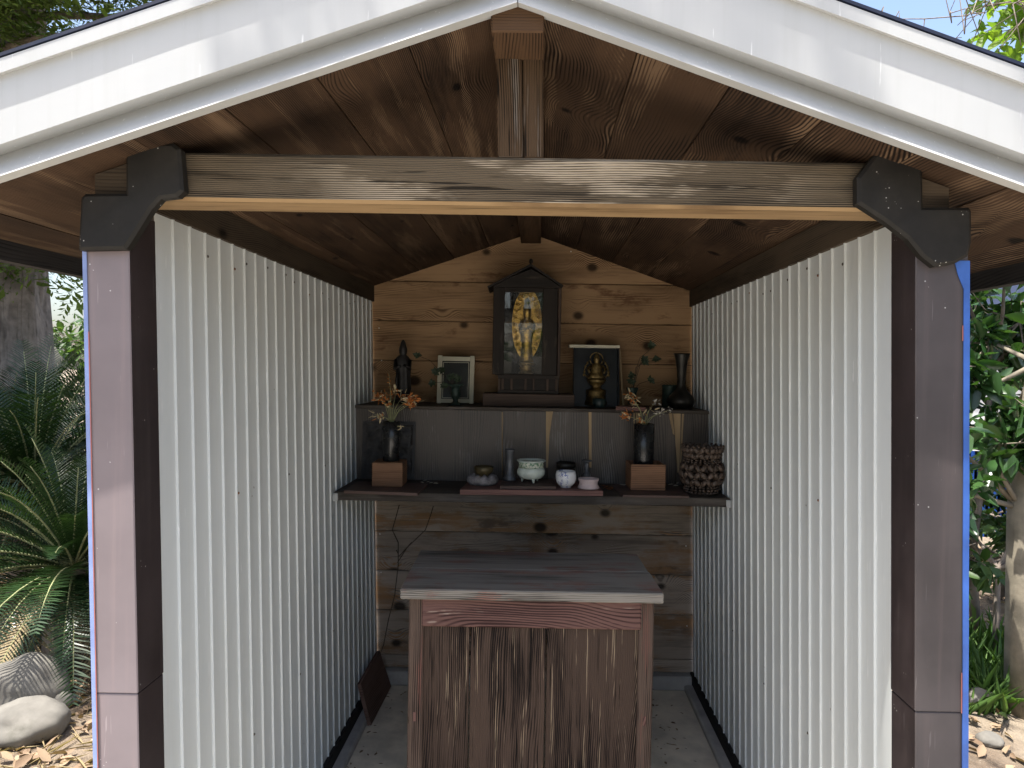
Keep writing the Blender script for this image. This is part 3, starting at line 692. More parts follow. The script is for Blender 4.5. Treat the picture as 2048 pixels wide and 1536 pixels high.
tag(o, 'black cylinder vase standing in the brown box with withered pale flowers', 'vase')
# dark relief plaque behind the left vase
Yp = YR-.03
a = At(722, 975, Yp); b_ = At(828, 975, Yp); ht = (975-862)*S(Yp)
mb = MB()
nx, nz = 22, 22; G = []
for j in range(nz+1):
    row = []
    for i in range(nx+1):
        u_ = i/nx; v_ = j/nz; rim = min(u_, v_, 1-u_, 1-v_)
        dp = 0 if rim < .06 else -.004+.006*noise.fractal(Vector((u_*6, v_*6, 2)), 1., 2., 4)
        row.append(mb.bm.verts.new((a.x+(b_.x-a.x)*u_, Yp+.022*v_-dp, ZS+.012+ht*v_)))
    G.append(row)
for j in range(nz):
    for i in range(nx): mb.bm.faces.new((G[j][i], G[j][i+1], G[j+1][i+1], G[j+1][i]))
ex = bmesh.ops.extrude_face_region(mb.bm, geom=list(mb.bm.faces))
for g in ex['geom']:
    if isinstance(g, bmesh.types.BMVert): g.co.y = Yp+.022*((g.co.z-ZS-.012)/ht)+.006
mb_o = mb.build('relief_plaque', 'plaque', None, 'z')
tag(mb_o, 'dark rectangular relief plaque leaning behind the left black vase', 'plaque')
# singing bowl on a cushion
TZ = ZS+.0208
c = on(965, 969, TZ-EYE); s = S(c.y)
mb = MB(); rs = []
for r, z in [(24, 0), (30, 4), (31, 10), (27, 17), (18, 20), (14, 17), (2, 15)]:
    rs.append([c+Vector(((r*(1+.05*math.sin(9*t_)+.06*noise.noise(Vector((t_*3, z, 0)))))*s*math.cos(t_), r*s*.9*math.sin(t_), (z*(1+.12*math.sin(9*t_+1)))*s+.0003)) for t_ in [2*math.pi*i/45 for i in range(45)]])
cu = mb.rings(rs).build('ring_cushion', 'cushion', None, 'z', org=c); tag(cu, 'crumpled grey patterned ring cushion under the brown bowl', 'cushion')
o = lat('singing_bowl', 'brown_bowl', c+Vector((2*s, 0, 17.5*s)), [(10, 0), (15, 3), (19, 10), (20, 19), (19, 19.5), (18, 18), (14, 6), (1, 3)], s); tag(o, 'small brown brass singing bowl resting on a grey ring cushion', 'bowl')
# grey metal cylinder holder
DZ = ZS+.0204+.0126
c = on(1019, 961, DZ-EYE); s = S(c.y)
o = lat('incense_holder', 'pewter', Vector((c.x, c.y+.005, DZ)), [(13, 0), (13, 5), (10.5, 7), (11, 9), (10, 11), (8.5, 13), (8, 30), (8, 56), (10, 59), (10, 63), (8.5, 63), (7.5, 58), (7, 40)], s); tag(o, 'slim grey pewter stick holder with a ringed foot', 'holder')
# celadon incense bowl with three feet
c = Vector(on(1062, 966, DZ-EYE)); s = S(c.y); c.z = DZ
ib = thing('incense_bowl', 'celadon incense burner bowl with green printed band and three feet', 'bowl', c)
base = c+Vector((0, .028, 6*s))
lat('body', 'celadon', base, [(12, 0), (22, 3), (28, 10), (28.5, 17), (26, 23.5), (25, 24)], s, ib, 36)
lat('printed_band', 'greenband', base, [(25, 24), (26, 25.5), (25.5, 32), (26.5, 35), (25, 35.2)], s, ib, 36)
lat('rim', 'celadon', base, [(26.4, 35), (29.5, 37), (29.5, 38.5), (28, 39), (25, 36), (24, 22), (10, 18)], s, ib, 36)
for k_ in range(3):
    t_ = -math.pi/2+k_*2*math.pi/3+.25
    f0 = base+Vector((16*s*math.cos(t_), 16*s*math.sin(t_), 3*s))
    MB().tube([f0, f0+Vector((2*s*math.cos(t_), 2*s*math.sin(t_), -4*s)), f0+Vector((3*s*math.cos(t_), 3*s*math.sin(t_), -8.9*s))], [4*s, 3*s, 1.6*s], 8).build('foot', 'celadon', ib)
# dark bowl on stand behind
c = Vector((At(1132, 940, 3.03).x, 3.03, ZS+.0006)); s = S(3.03)
o = lat('dark_bowl', 'bronze', c, [(13, 0), (14, 2), (8, 6), (6, 20), (8, 32), (18, 36), (20, 40), (20, 47), (18, 48), (17, 41), (5, 38)], s); tag(o, 'dark shallow bowl on a stem foot behind the white cup', 'bowl')
# white cup with blue print
c = Vector(on(1132, 976, TZ-EYE)); s = S(c.y); c.y += .02
o = lat('cup', 'blueprint', c, [(11, 0), (11, 2.5), (14, 4), (19, 10), (21, 18), (20.8, 26), (19, 33), (18, 33.3), (17.5, 31), (19, 20), (14, 8), (2, 6)], s, None, 36); tag(o, 'small white porcelain cup with blue flower print', 'cup')
# pewter candlestick and pink dish
c = Vector((At(1173, 960, 2.99).x, 2.99, TZ)); s = S(2.99)
o = lat('candlestick', 'pewter', c, [(10, 0), (10, 6), (7, 9), (9, 13), (8.5, 18), (5, 22), (4, 26), (5.5, 31), (4.5, 36), (4, 41), (9.5, 44), (10, 46), (8, 46), (3, 44.5)], s); tag(o, 'small grey baluster candlestick behind the pink dish', 'candlestick')
c = Vector(on(1178, 978, TZ-EYE)); s = S(c.y); c.y += .022
o = lat('dish', 'pink', c, [(21, 0), (22, 1.5), (21, 4), (18.5, 8), (18.5, 13), (21, 19), (20.5, 20), (19, 19), (16, 12), (2, 10)], s, None, 32); tag(o, 'pale pink waisted pottery dish at the tray end', 'dish')
# seed bead basket vase
Yk = on(1404, 990, HS).y+.05; c = Vector((At(1404, 940, Yk).x, Yk, ZS+.001)); s = S(Yk)
mb = MB()
def node(r, z, a_): return c+Vector((r*s*math.cos(a_), r*s*math.sin(a_), z*s))
def bead_edge(p, q_, wd):
    d = q_-p; rot = d.to_track_quat('Z', 'Y').to_matrix()
    mb.ball((p+q_)/2, wd*s*.85, wd*s, d.length*.46, 7, 5, rot)
for rows, n in (([(33, 17), (41, 31), (43, 46), (37, 61)], 10), ([(33, 71), (36, 82), (40, 94)], 11)):
    for k_ in range(len(rows)-1):
        for i in range(n):
            a_ = 2*math.pi*(i+.5*(k_ % 2))/n
            for sg in (-.5, .5): bead_edge(node(*rows[k_], a_), node(*rows[k_+1], a_+sg*2*math.pi/n), 5.6)
    for k_, (r, z) in enumerate(rows):
        for i in range(n): mb.ball(node(r, z, 2*math.pi*(i+.5*(k_ % 2))/n), 2.4*s, None, None, 6, 5)
for r, z, n, b_r in ((31, 3, 26, 3.6), (33, 9, 26, 3.4), (32, 14, 26, 3.0), (35, 64, 26, 2.8), (33, 68, 26, 2.8), (40, 95, 22, 3.2)):
    for i in range(n): mb.ball(node(r*(1+R.uniform(-.03, .03)), z, 2*math.pi*(i+R.uniform(-.15, .15))/n), b_r*s, None, b_r*.8*s, 6, 5)
mb.lathe(c, [(30*s, 0), (31*s, 1*s), (31*s, 3*s), (3*s, 3*s)], 20)
o = mb.build('seed_basket', 'bead', None, 'z', org=c); tag(o, 'openwork pot-shaped basket strung from brown seeds', 'basket')
# withered bits lying on the shelf
def bits(name, spots, m, lab, hh, L=.022, Wd=.006):
    P, D = [], []
    for px, py, a in spots:
        p = on(px, py, hh+.002); P.append(p); D.append((math.cos(a), math.sin(a), .12))
    n = len(P)
    o = leaf_obj(name, np.array(P), np.array(D), np.tile([0, -.3, 1.], (n, 1))+NR.normal(0, .2, (n, 3)), np.full(n, L)*NR.uniform(.7, 1.3, n), np.full(n, Wd), m, org=tuple(P[0]))
    return tag(o, lab, 'petals')
bits('fallen_petals', [(845, 962, .2), (852, 964, -.4), (858, 966, -.2), (866, 967, .1), (848, 966, 2.7), (870, 968, .4)], 'pale', 'pale fallen petals behind the left display board', HS)
bits('fallen_petals', [(1335, 970, .3), (1345, 972, -.3), (1352, 968, .9), (1357, 972, 2.4), (1247, 970, .2), (1251, 971, 2.9)], 'pale', 'pale fallen petals round the right brown box', HS+.009)
bits('dried_fragments', [(1203+i*2.2, 972+(i*5) % 9, .4+.5*math.sin(i*2.)) for i in range(14)], 'petal', 'reddish dried stem bits on the shelf beside the long tray', HS, .03, .003)

# dried flower bunches
def bunch(name, base, s, stems, lab):
    t = thing(name, lab, 'dried flowers', base)
    mb = MB(); heads = []
    for dx, dy, dz, kind in stems:
        tip = base+Vector((dx*s, dy*s, dz*s)); mid = base+Vector((dx*s*.35, dy*s*.35, dz*s*.55))
        st_ = base+Vector((0, 0, -.06)); mb.tube([st_, base+Vector((dx*s*.08, dy*s*.08, 0)), mid, tip], [.0015, .0015, .0013, .0008], 5); heads.append((tip, mid, kind, (tip-mid).normalized()))
    mb.build('stems', 'stem', t, 'z')
    for mk in ('petal', 'straw', 'pale'):
        P, D, L, Wd = [], [], [], []
        for tip, mid, kind, dr in heads:
            n = {'o': {'petal': 20, 'straw': 7}, 's': {'petal': 16, 'straw': 3}, 'w': {'straw': 10, 'petal': 7}, 'p': {'pale': 11}, 'l': {'straw': 5}}[kind].get(mk, 0)
            for _ in range(n):
                if kind in 's': p = mid.lerp(tip, R.uniform(-.1, 1)); d_ = Vector((R.gauss(0, 1), R.gauss(0, 1), R.gauss(.3, .6)))
                else: p = tip+Vector((R.gauss(0, 5), R.gauss(0, 5), R.gauss(0, 4)))*s; d_ = Vector((R.gauss(dr.x*1.3, .8), R.gauss(0, .7), R.gauss(dr.z*.3, .8)))
                P.append(p); D.append(d_); L.append(R.uniform(6, 15)*s*(.6 if kind in 'sp' else 1)); Wd.append(R.uniform(1.6, 4)*s)
        if P: leaf_obj({'petal': 'blossoms', 'straw': 'dry_leaves', 'pale': 'pale_blossoms'}[mk], np.array(P), np.array(D), NR.normal(0, 1, (len(P), 3)), np.array(L), np.array(Wd), mk, t, .2, .15, org=tuple(base))
    return t
bunch('dried_flowers', lv+Vector((0, 0, 78*s2)), s2, [(-6, -4, 98, 's'), (-38, 2, 62, 's'), (-22, 5, 50, 'o'), (-12, -8, 60, 's'), (30, -4, 44, 'o'), (44, 0, 46, 'o'), (20, 6, 50, 'w'), (-18, -12, 12, 'w'), (18, -16, -8, 'l'), (-36, -4, 16, 'l'), (36, -6, 36, 'o'), (8, 4, 60, 'w')], 'orange dried flower bunch in the left black vase')
bunch('dried_flowers', rv+Vector((0, 0, 118*s3)), s3, [(-26, -4, 56, 'w'), (-34, -6, 18, 'o'), (-20, 0, 46, 'w'), (-8, -10, 14, 'w'), (22, -2, 48, 'p'), (28, 0, 24, 'p'), (48, 2, 30, 'p'), (8, -4, 30, 'l')], 'withered pale and orange flower bunch in the right black vase')

# ================================================================== SMALL THINGS: upper step
# standing robed statue
Yq = 3.30; s = S(Yq); c = Vector((At(806, 790, Yq).x, Yq, ZR+.0004))
mb = MB(); rs = []
for z, rx, ry, ox in [(0, 21, 17, 0), (5, 21, 17, 0), (9, 16, 13, 0), (13, 17, 14, 0), (17, 13, 10, 0), (30, 14, 10, 1), (50, 13, 9.5, 1), (68, 14.5, 10, 0), (80, 16, 10.5, -1), (88, 15, 9.5, -1), (94, 11, 8, -1), (97, 6.5, 6.5, -1), (100, 7.5, 7.5, -1), (106, 8.5, 8.5, -1), (112, 7.5, 8, -1), (116, 6, 6.5, -1), (122, 4.5, 5, -1), (127, 2, 2.5, -1)]:
    rs.append([c+Vector(((ox+rx*math.cos(t_)*(1+(.10*math.sin(7*t_+z*.05) if 18 < z < 90 else 0)))*s, ry*math.sin(t_)*s*(1+(.10*math.cos(6*t_) if 18 < z < 90 else 0)), z*s)) for t_ in [2*math.pi*i/28 for i in range(28)]])
mb.rings(rs)
mb.tube([c+Vector((-14*s, -2*s, 86*s)), c+Vector((-15*s, -9*s, 70*s)), c+Vector((-3*s, -13*s, 74*s))], [5*s, 4.5*s, 3*s], 8)
mb.tube([c+Vector((12*s, -2*s, 86*s)), c+Vector((14*s, -9*s, 70*s)), c+Vector((2*s, -13*s, 78*s))], [5*s, 4.5*s, 3*s], 8)
mb.tube([c+Vector((-10*s, -7*s, 68*s)), c+Vector((-12*s, -9*s, 45*s)), c+Vector((-10*s, -8*s, 25*s))], [3*s, 3*s, 1.5*s], 6)
tag(mb.build('statue', 'statue', None, 'z', org=c), 'slender dark bronze robed deity statue standing by the cream frame', 'statue')
# cream frame with dark print
Yf_ = 3.36; s = S(Yf_); xa = At(873, 800, Yf_).x; xb = At(947, 800, Yf_).x; hh = 96*s
lean = lambda v: Vector((v.x, v.y+(v.z-ZR)*.16, v.z))
fr = thing('picture_frame', 'cream moulded picture frame with a dark print, leaning on the back wall', 'picture frame', ((xa+xb)/2, Yf_, ZR))
wf = 9*s
for nm, x0, x1, z0, z1 in (('stile', xa, xa+wf, 0, hh), ('stile', xb-wf, xb, 0, hh), ('rail', xa+wf, xb-wf, hh-11*s, hh-2*s), ('rail', xa+wf, xb-wf, 1*s, 9*s)):
    MB().box(x0, x1, Yf_, Yf_+.014, ZR+.001+z0, ZR+.001+z1, .002).build(nm, 'cream', fr, 'x', lean)
MB().box(xa+wf, xb-wf, Yf_+.006, Yf_+.010, ZR+.001+9*s, ZR+hh-11*s, 0).build('print', 'picture', fr, 'x', lean)
for x0, x1, z0, z1 in ((xa+wf+2*s, xa+wf+3*s, 11*s, hh-13*s), (xb-wf-3*s, xb-wf-2*s, 11*s, hh-13*s), (xa+wf+3*s, xb-wf-3*s, hh-14*s, hh-13*s), (xa+wf+3*s, xb-wf-3*s, 11*s, 12*s)):
    MB().box(x0, x1, Yf_+.0045, Yf_+.006, ZR+z0, ZR+z1, 0).build('slip', 'cream', fr, 'x', lean)
# small urns with artificial leaves
def art_plant(nm, c, s, urn, stems, lab, m='verdigris'):
    t = thing(nm, lab, 'plant', c)
    lat('urn', m, c, urn, s, t, 20)
    top = c+Vector((0, 0, urn[-3][1]*s)); mb = MB(); P, D, L, Wd = [], [], [], []
    for pts in stems:
        q_ = [top+Vector((x*s, y*s, z*s)) for x, y, z in pts]
        mb.tube([c+Vector((0, 0, urn[-3][1]*s*.7))]+q_, [.0012]*(len(q_)+1), 5)
        e_ = q_[-1]
        for k_ in range(7):
            a_ = k_*2*math.pi/7
            P.append(e_); D.append(Vector((math.cos(a_), -.4, math.sin(a_)*.8))); L.append(R.uniform(7, 12)*s); Wd.append(6.5*s)
    mb.build('stems', 'twig', t, 'z')
    n = len(P)
    leaf_obj('leaves', np.array(P), np.array(D), np.tile([0, -1., .2], (n, 1))+NR.normal(0, .3, (n, 3)), np.array(L), np.array(Wd), 'artleaf', t, .25, .1, org=tuple(c))
URN = [(12, 0), (12, 3), (6, 6), (5, 10), (9, 16), (11, 22), (8, 28), (9, 36), (17, 40), (17, 42), (13, 42), (8, 34)]
Yu = 3.24; s = S(Yu)
art_plant('artificial_plant', Vector((At(911, 800, Yu).x, Yu, ZR+.0004)), s, URN, [[(-10, 0, 10), (-28, 0, 28)], [(-20, 0, 12), (-52, 0, 46), (-78, 0, 56)], [(-8, 0, 4), (-46, -4, 2)], [(-30, 0, 24), (-40, 0, 24)], [(-6, 0, 8), (-10, -4, 14)], [(-16, -4, -2), (-22, -6, -4)], [(0, 0, 6), (4, -3, 10)]], 'green bronze urn with trailing artificial leaves before the cream frame')
Yu = 3.26; s = S(Yu)
art_plant('artificial_plant', Vector((At(1264, 805, Yu).x, Yu, ZR+.0165)), s, [(8, 0), (9, 2), (8, 6), (8, 14), (9, 22), (12, 31), (12, 33), (10, 33), (8, 20)], [[(8, 0, 40), (14, 0, 60), (30, 0, 72), (36, 0, 85)], [(10, 0, 40), (26, 0, 60), (46, 0, 58)], [(6, 0, 40), (24, 0, 52)], [(14, 0, 8), (36, -4, 16)], [(-2, 0, 14), (-2, 0, 24)], [(2, -2, 6), (-4, -4, 12)], [(16, 0, 50), (22, 0, 56)]], 'small green pot with tall sparse artificial leaves beside the black shadow box')
slab('offcut_board', [(1232, 813), (1292, 815), (1288, 811.5), (1238, 810)], .016, 'tray_red', 'small reddish offcut under the sparse artificial plant', 'board', ZR)
# miniature shrine cabinet
Ym = 3.22; s = S(Ym)
X = lambda px: At(px, 700, Ym).x
Zp = lambda py: At(1059, py, Ym).z
ms = thing('miniature_shrine', 'dark wooden miniature shrine with glazed door and gabled roof', 'miniature shrine', (X(1058), Ym+.08, ZR))
zpl = ZR+25*s
MB().box(X(967), X(1150), Ym-.02, Ym+.20, ZR+.0004, zpl, .002).build('plinth', 'plinth', ms)
mz = lambda py: zpl+(786-py)*s
D0, D1 = Ym, Ym+.17
MB().box(X(997), X(1119), D0+.004, D1, zpl+.0004, mz(779), .001).build('base_rail', 'shrine', ms)
MB().box(X(997), X(1119), D0+.014, D1, mz(779)+.0002, mz(756), 0).build('base_panel', 'shrine', ms)
MB().box(X(996), X(1120), D0+.002, D1, mz(756)+.0002, mz(748), .001).build('base_rail', 'shrine', ms)
for p in (999, 1006, 1024, 1052, 1068, 1096, 1114):
    MB().box(X(p-2), X(p+2.5), D0+.005, D0+.0138, mz(779)+.0003, mz(756)-.0002, .0005).build('baluster', 'plinth', ms, 'z')
zt, zb2 = mz(583), mz(748)+.0003
MB().box(X(985), X(1008), D0, D0+.014, zb2, mz(574), .002).build('stile', 'shrine', ms, 'z')
MB().box(X(1084), X(1114), D0, D0+.014, zb2, mz(574), .002).build('stile', 'shrine', ms, 'z')
MB().box(X(1115), X(1121), D0-.004, D0+.014, zb2-.004, mz(574), .002).build('door_edge', 'plinth', ms, 'z')
MB().box(X(1008)+.0002, X(1084)-.0002, D0+.001, D0+.013, zt, mz(574), .001).build('rail', 'shrine', ms)
MB().box(X(1008)+.0002, X(1084)-.0002, D0+.001, D0+.013, zb2, zb2+.004, .001).build('rail', 'shrine', ms)
MB().box(X(1007), X(1085), D0+.0065, D0+.0075, zb2, zt, 0).build('glass_pane', 'glass', ms)
for p0_, p1_ in ((986, 990), (1114, 1119)): MB().box(X(p0_), X(p1_), D0+.0145, D1, zb2, mz(574), 0).build('side_wall', 'shrine', ms, 'z')
MB().box(X(986), X(1119), D1, D1+.006, zb2, mz(574), 0).build('back_wall', 'black_board', ms, 'z')
MB().box(X(990)+.0003, X(1114)-.0003, D0+.0145, D1-.0003, zb2-.003, zb2+.002, 0).build('inner_floor', 'shrine', ms)
g = [(X(985), mz(574)+.0003), (X(1120), mz(574)+.0003), (X(1120), mz(568)), (X(1059), mz(537)), (X(985), mz(568))]
MB().prism([(x, D0-.002, z) for x, z in g], [(x, D1+.006, z) for x, z in g]).build('gable', 'shrine', ms)
for sg, ex_, ey_ in ((-1, 973, 574), (1, 1124, 570)):
    A = Vector((X(1059), 0, mz(528))); B = Vector((X(ex_), 0, mz(ey_))); n_ = Vector((-(B-A).z, 0, (B-A).x)).normalized()*sg*-1
    if n_.z > 0: n_ = -n_
    th = n_*.009
    q_ = [A, B, B+th, A+Vector((0, 0, -.010))]
    MB().prism([(p.x, D0-.03, p.z) for p in q_], [(p.x, D1+.02, p.z) for p in q_]).build('roof_slope', 'shrine', ms)
MB().ball((X(1059), D0-.005, mz(522)), 4*s, 4*s, 6*s, 10, 8).build('finial', 'shrine', ms)
# gilded figure with mandorla inside it
Yg = D0+.07; sg_ = S(Yg); c = Vector((At(1053, 700, Yg).x, Yg, zb2+.003)); k_ = sg_
gf = thing('gilded_statue', 'gilded standing deity with tall oval halo behind the shrine glass', 'statue', c)
# halo: oval plate with raised scroll relief
mb = MB(); nr, na = 9, 44; G = []
def halo(u_, a_):
    x = 30*u_*math.cos(a_); z = 100+72*u_*math.sin(a_)
    rel = 0
    if u_ > .55: rel = 2.2*(.5+.5*math.sin(a_*22))*(1 if u_ < .93 else 0)+ (2.5 if .9 < u_ else 0)
    return c+Vector((x*k_, (10-rel-3*u_*u_)*k_, z*k_))
for i in range(nr+1): G.append([halo(max(.02, i/nr), 2*math.pi*j/na) for j in range(na)])
mb.rings(G, True)
hb = mb.build('halo', 'gold', gf, 'z')
for i in range(26):   # spiral scrolls on the rim
    a_ = 2*math.pi*i/26; p = c+Vector((24*k_*math.cos(a_), 3*k_, (100+60*math.sin(a_))*k_))
    pts = [p+Vector((r_*math.cos(th_), 0, r_*math.sin(th_)))*k_ for r_, th_ in [(4.6*(1-j/14), j*.85+a_) for j in range(12)]]
    MB().tube(pts, .9*k_, 5).build('scroll', 'gold', gf)
mb = MB(); rs = []
for z, rx, ry in [(22, 14, 9), (40, 10, 7), (58, 9, 6.5), (75, 11, 7), (88, 13, 8), (98, 15, 8), (106, 13, 7), (111, 6, 5.5), (116, 7, 7), (124, 8, 8), (131, 7.5, 7.5), (137, 5.5, 5.5), (147, 4, 4), (151, 1, 1)]:
    rs.append([c+Vector((rx*math.cos(t_)*(1+(.14*math.sin(9*t_) if z < 100 else 0))*k_, (-4+ry*math.sin(t_))*k_, z*k_)) for t_ in [2*math.pi*i/26 for i in range(26)]])
mb.rings(rs); mb.tube([c+Vector((-13*k_, -6*k_, 98*k_)), c+Vector((-12*k_, -12*k_, 84*k_)), c+Vector((0, -14*k_, 90*k_))], [4*k_, 3.5*k_, 2.5*k_], 8)
mb.tube([c+Vector((13*k_, -6*k_, 98*k_)), c+Vector((13*k_, -12*k_, 84*k_)), c+Vector((1*k_, -14*k_, 94*k_))], [4*k_, 3.5*k_, 2.5*k_], 8)
mb.build('body', 'gold', gf, 'z')
lat('pedestal', 'old_gold', c+Vector((0, -2*k_, 0)), [(15, 0), (15, 4), (12, 6), (12, 10), (15, 12), (11, 15), (16, 19), (17, 23), (13, 24)], k_, gf, 24)
# black shadow box with a tarnished figure
Yx = 3.30; s = S(Yx); xa = At(1148, 760, Yx).x; xb = At(1240, 760, Yx).x; hz = 118*s
sbx = thing('shadow_box', 'black shadow box frame with pale wooden top strip, leaning on the wall', 'frame', ((xa+xb)/2, Yx, ZR))
MB().box(xa+.004, xb-.004, Yx+.045, Yx+.05, ZR+.002, ZR+hz, 0).build('backing', 'black_board', sbx, 'z', lean)
for x0 in (xa, xb-.004): MB().box(x0, x0+.004, Yx, Yx+.05, ZR+.001, ZR+hz, .0005).build('side', 'black_board', sbx, 'z', lean)
MB().box(xa+.0042, xb-.0042, Yx, Yx+.0448, ZR+.001, ZR+.006, 0).build('bottom', 'black_board', sbx, 'x', lean)
MB().box(xa-9*s, xb+1*s, Yx-.004, Yx+.05, ZR+hz+.0003, ZR+hz+6*s, .001).build('top_strip', 'cream', sbx, 'x', lean)
q_ = [(xb+1*s, 118), (xb+4*s, 118), (xb+12*s, 0), (xb+8*s, 0)]
MB().prism([(x, Yx+.03, ZR+.001+z*s) for x, z in q_], [(x, Yx+.04, ZR+.001+z*s) for x, z in q_]).build('loose_side_strip', 'peel', sbx, 'z', lean)
c = Vector((At(1192, 800, 3.315).x, 3.318, ZR+.0068)); k_ = S(3.31)
gs = thing('seated_statue', 'tarnished gold seated deity on a tall lotus throne inside the black shadow box', 'statue', c)
lat('throne', 'old_gold', c, [(22, 0), (22, 8), (19, 9), (20, 16), (18, 18), (20, 22), (20, 30), (12, 32), (9, 38), (16, 44), (20, 50), (18, 52)], k_, gs, 8)
mb = MB(); rs = []
for z, rx, ry in [(52, 17, 12), (57, 18, 13), (62, 13, 10), (70, 11, 8), (78, 12, 8), (82, 8, 6), (85, 5, 5), (90, 6.5, 6.5), (95, 5.5, 5.5), (101, 3.5, 3.5), (104, 1, 1)]:
    rs.append([c+Vector((rx*math.cos(t_)*k_, ry*math.sin(t_)*k_, z*k_)) for t_ in [2*math.pi*i/20 for i in range(20)]])
mb.rings(rs)
for sg in (-1, 1):
    mb.tube([c+Vector((sg*11*k_, 0, 78*k_)), c+Vector((sg*18*k_, -3*k_, 72*k_)), c+Vector((sg*14*k_, -8*k_, 64*k_))], [3.2*k_, 3*k_, 2*k_], 7)
    for zz, xx in ((66, 24), (76, 22), (60, 25), (84, 18)): mb.ball(c+Vector((sg*xx*k_, 2*k_, zz*k_)), 2.4*k_, 2*k_, 3.4*k_, 6, 5)
    mb.tube([c+Vector((sg*18*k_, 3*k_, 54*k_)), c+Vector((sg*25*k_, 3*k_, 64*k_)), c+Vector((sg*22*k_, 3*k_, 78*k_)), c+Vector((sg*14*k_, 3*k_, 90*k_))], [1.2*k_]*4, 6)
mb.build('body', 'old_gold', gs, 'z')
mb = MB(); mb.tube([c+Vector((13*k_*math.cos(t_), 5*k_, (92+13*math.sin(t_))*k_)) for t_ in [2*math.pi*i/20 for i in range(21)]], 1.2*k_, 6); mb.build('halo', 'old_gold', gs)
c = Vector((At(1198, 810, 3.20).x, 3.20, ZR+.0004)); o = lat('green_cup', 'green_cup', c, [(11, 0), (12, 1), (14, 18), (13, 18.5), (12, 17), (10, 3)], S(3.2)); tag(o, 'small dark green tapered cup before the black shadow box', 'cup')
# bronze flared vase and dark pot
c = Vector((At(1362, 800, 3.26).x, 3.26, ZR+.0004)); s = S(3.26)
o = lat('bronze_vase', 'bronze', c, [(20, 0), (22, 3), (26, 9), (27, 16), (24, 24), (17, 31), (11, 38), (8.5, 46), (8.5, 60), (10, 80), (12, 95), (15, 106), (16.5, 110), (15, 110), (12, 100), (8, 60)], s, None, 32); tag(o, 'dark bronze vase with squat body and tall flared neck', 'vase')
c = Vector((At(1339, 800, 3.38).x, 3.38, ZR+.0004)); s = S(3.38)
o = lat('dark_pot', 'verdigris', c, [(14, 0), (15, 2), (15, 40), (16, 44), (14.5, 44), (13.5, 38), (13, 4)], s); tag(o, 'dark straight-sided pot tucked behind the flared bronze vase', 'pot')
# dead creeper on the back wall
mb = MB()
for pts in ([(760, 1310), (768, 1290), (778, 1240), (788, 1190), (797, 1130), (795, 1085), (786, 1060), (793, 1035), (797, 1010)], [(796, 1125), (815, 1095), (850, 1060), (862, 1030), (866, 1012)], [(793, 1100), (800, 1112), (822, 1085)]):
    q_ = []
    for i, (px, py) in enumerate(pts):
        p = At(px, py, Y2-.006); q_.append(p+Vector((R.uniform(-.004, .004), R.uniform(-.004, .001), 0)))
    mb.tube(q_, .0021, 6, 0, .4)
tag(mb.build('dead_creeper', 'twig', None, 'z'), 'thin dead creeper stem climbing the lower back wall boards', 'creeper')

# ================================================================== PLANTS
def cycad(c, n, L, lab, seed, tilt=(.15, 1.25), stemh=.35, dead=9):
    rs_ = np.random.RandomState(seed); c = Vector(c)
    t = thing('cycad', lab, 'cycad', c)
    mb = MB(); mb.tube([c+Vector((0, 0, -.1)), c+Vector((.02, 0, stemh*.5)), c+Vector((0, .02, stemh))], [.16, .15, .11], 14, 0, .5); mb.build('trunk', 'bark', t, 'z')
    crown = c+Vector((0, 0, stemh)); VV, TT = [], []; rach = MB()
    for i in range(n+dead):
        az = i*2.39996+rs_.uniform(-.3, .3); el = rs_.uniform(*tilt) if i < n else rs_.uniform(1.7, 2.4); ln = L*rs_.uniform(.8, 1.1); tn = rs_.rand()
        d = np.array([math.cos(az)*math.cos(math.pi/2-el), math.sin(az)*math.cos(math.pi/2-el), math.sin(math.pi/2-el)])
        K = 46; pts = []; p = np.array(crown); dd = d.copy()
        for j in range(K+1):
            pts.append(p.copy()); p = p+dd*ln/K; dd = unit(dd+np.array([0, 0, -1.15/K*(.4+j/K)]))
        pts = np.array(pts)
        rach.tube([Vector(pts[j]) for j in range(0, K+1, 6)], [.006*(1-j/K)+.0016 for j in range(0, K+1, 6)], 5)
        tg = unit(np.gradient(pts, axis=0)); sd = unit(np.cross(tg, np.array([0, 0, 1.])+rs_.normal(0, .08, 3))); nn = np.cross(sd, tg)
        fr_ = np.linspace(0, 1, K+1); ll = .17*np.sin(np.pi*np.clip(fr_*.86+.1, 0, 1))**.7*ln/1.0
        for sgn in (-1, 1):
            dirs = unit(tg*.62+sgn*sd*.9+nn*.32+rs_.normal(0, .05, tg.shape))[5:]
            b_ = pts[5:]; l_ = ll[5:][:, None]; wv = tg[5:]*.0048
            tip = b_+dirs*l_-np.array([0, 0, .06])*l_
            mid = b_+dirs*l_*.55
            VV.append(np.stack([b_-wv, b_+wv, mid+wv*.9, tip, mid-wv*.9], 1).reshape(-1, 3)); TT.append(np.full(len(b_), .6*tn)+rs_.rand(len(b_))*.4)
    for nm_, mm_, sl_ in (('dead_fronds', 'cycad_dry', slice(2*n, None)), ('fronds', 'cycad', slice(0, 2*n))):
        V = np.concatenate(VV[sl_]); m_ = len(V)//5
        place(nm_, npmesh(nm_, V-np.array(c), np.arange(m_)[:, None]*5+np.array([[0, 1, 2, 3, 4]]), mm_, np.concatenate(TT[sl_])), t, c)
    # = np.arange(m_)[:, None]*5+np.array([[0, 1, 2, 3, 4]])
    rach.build('frond_ribs', 'stem', t, 'z')
    return t
cycad((-3.05, 4.6, -.1), 92, 1.15, 'large sago cycad with arching fronds below the cypress trunk', 1, (.3, 2.0), .80, 14)
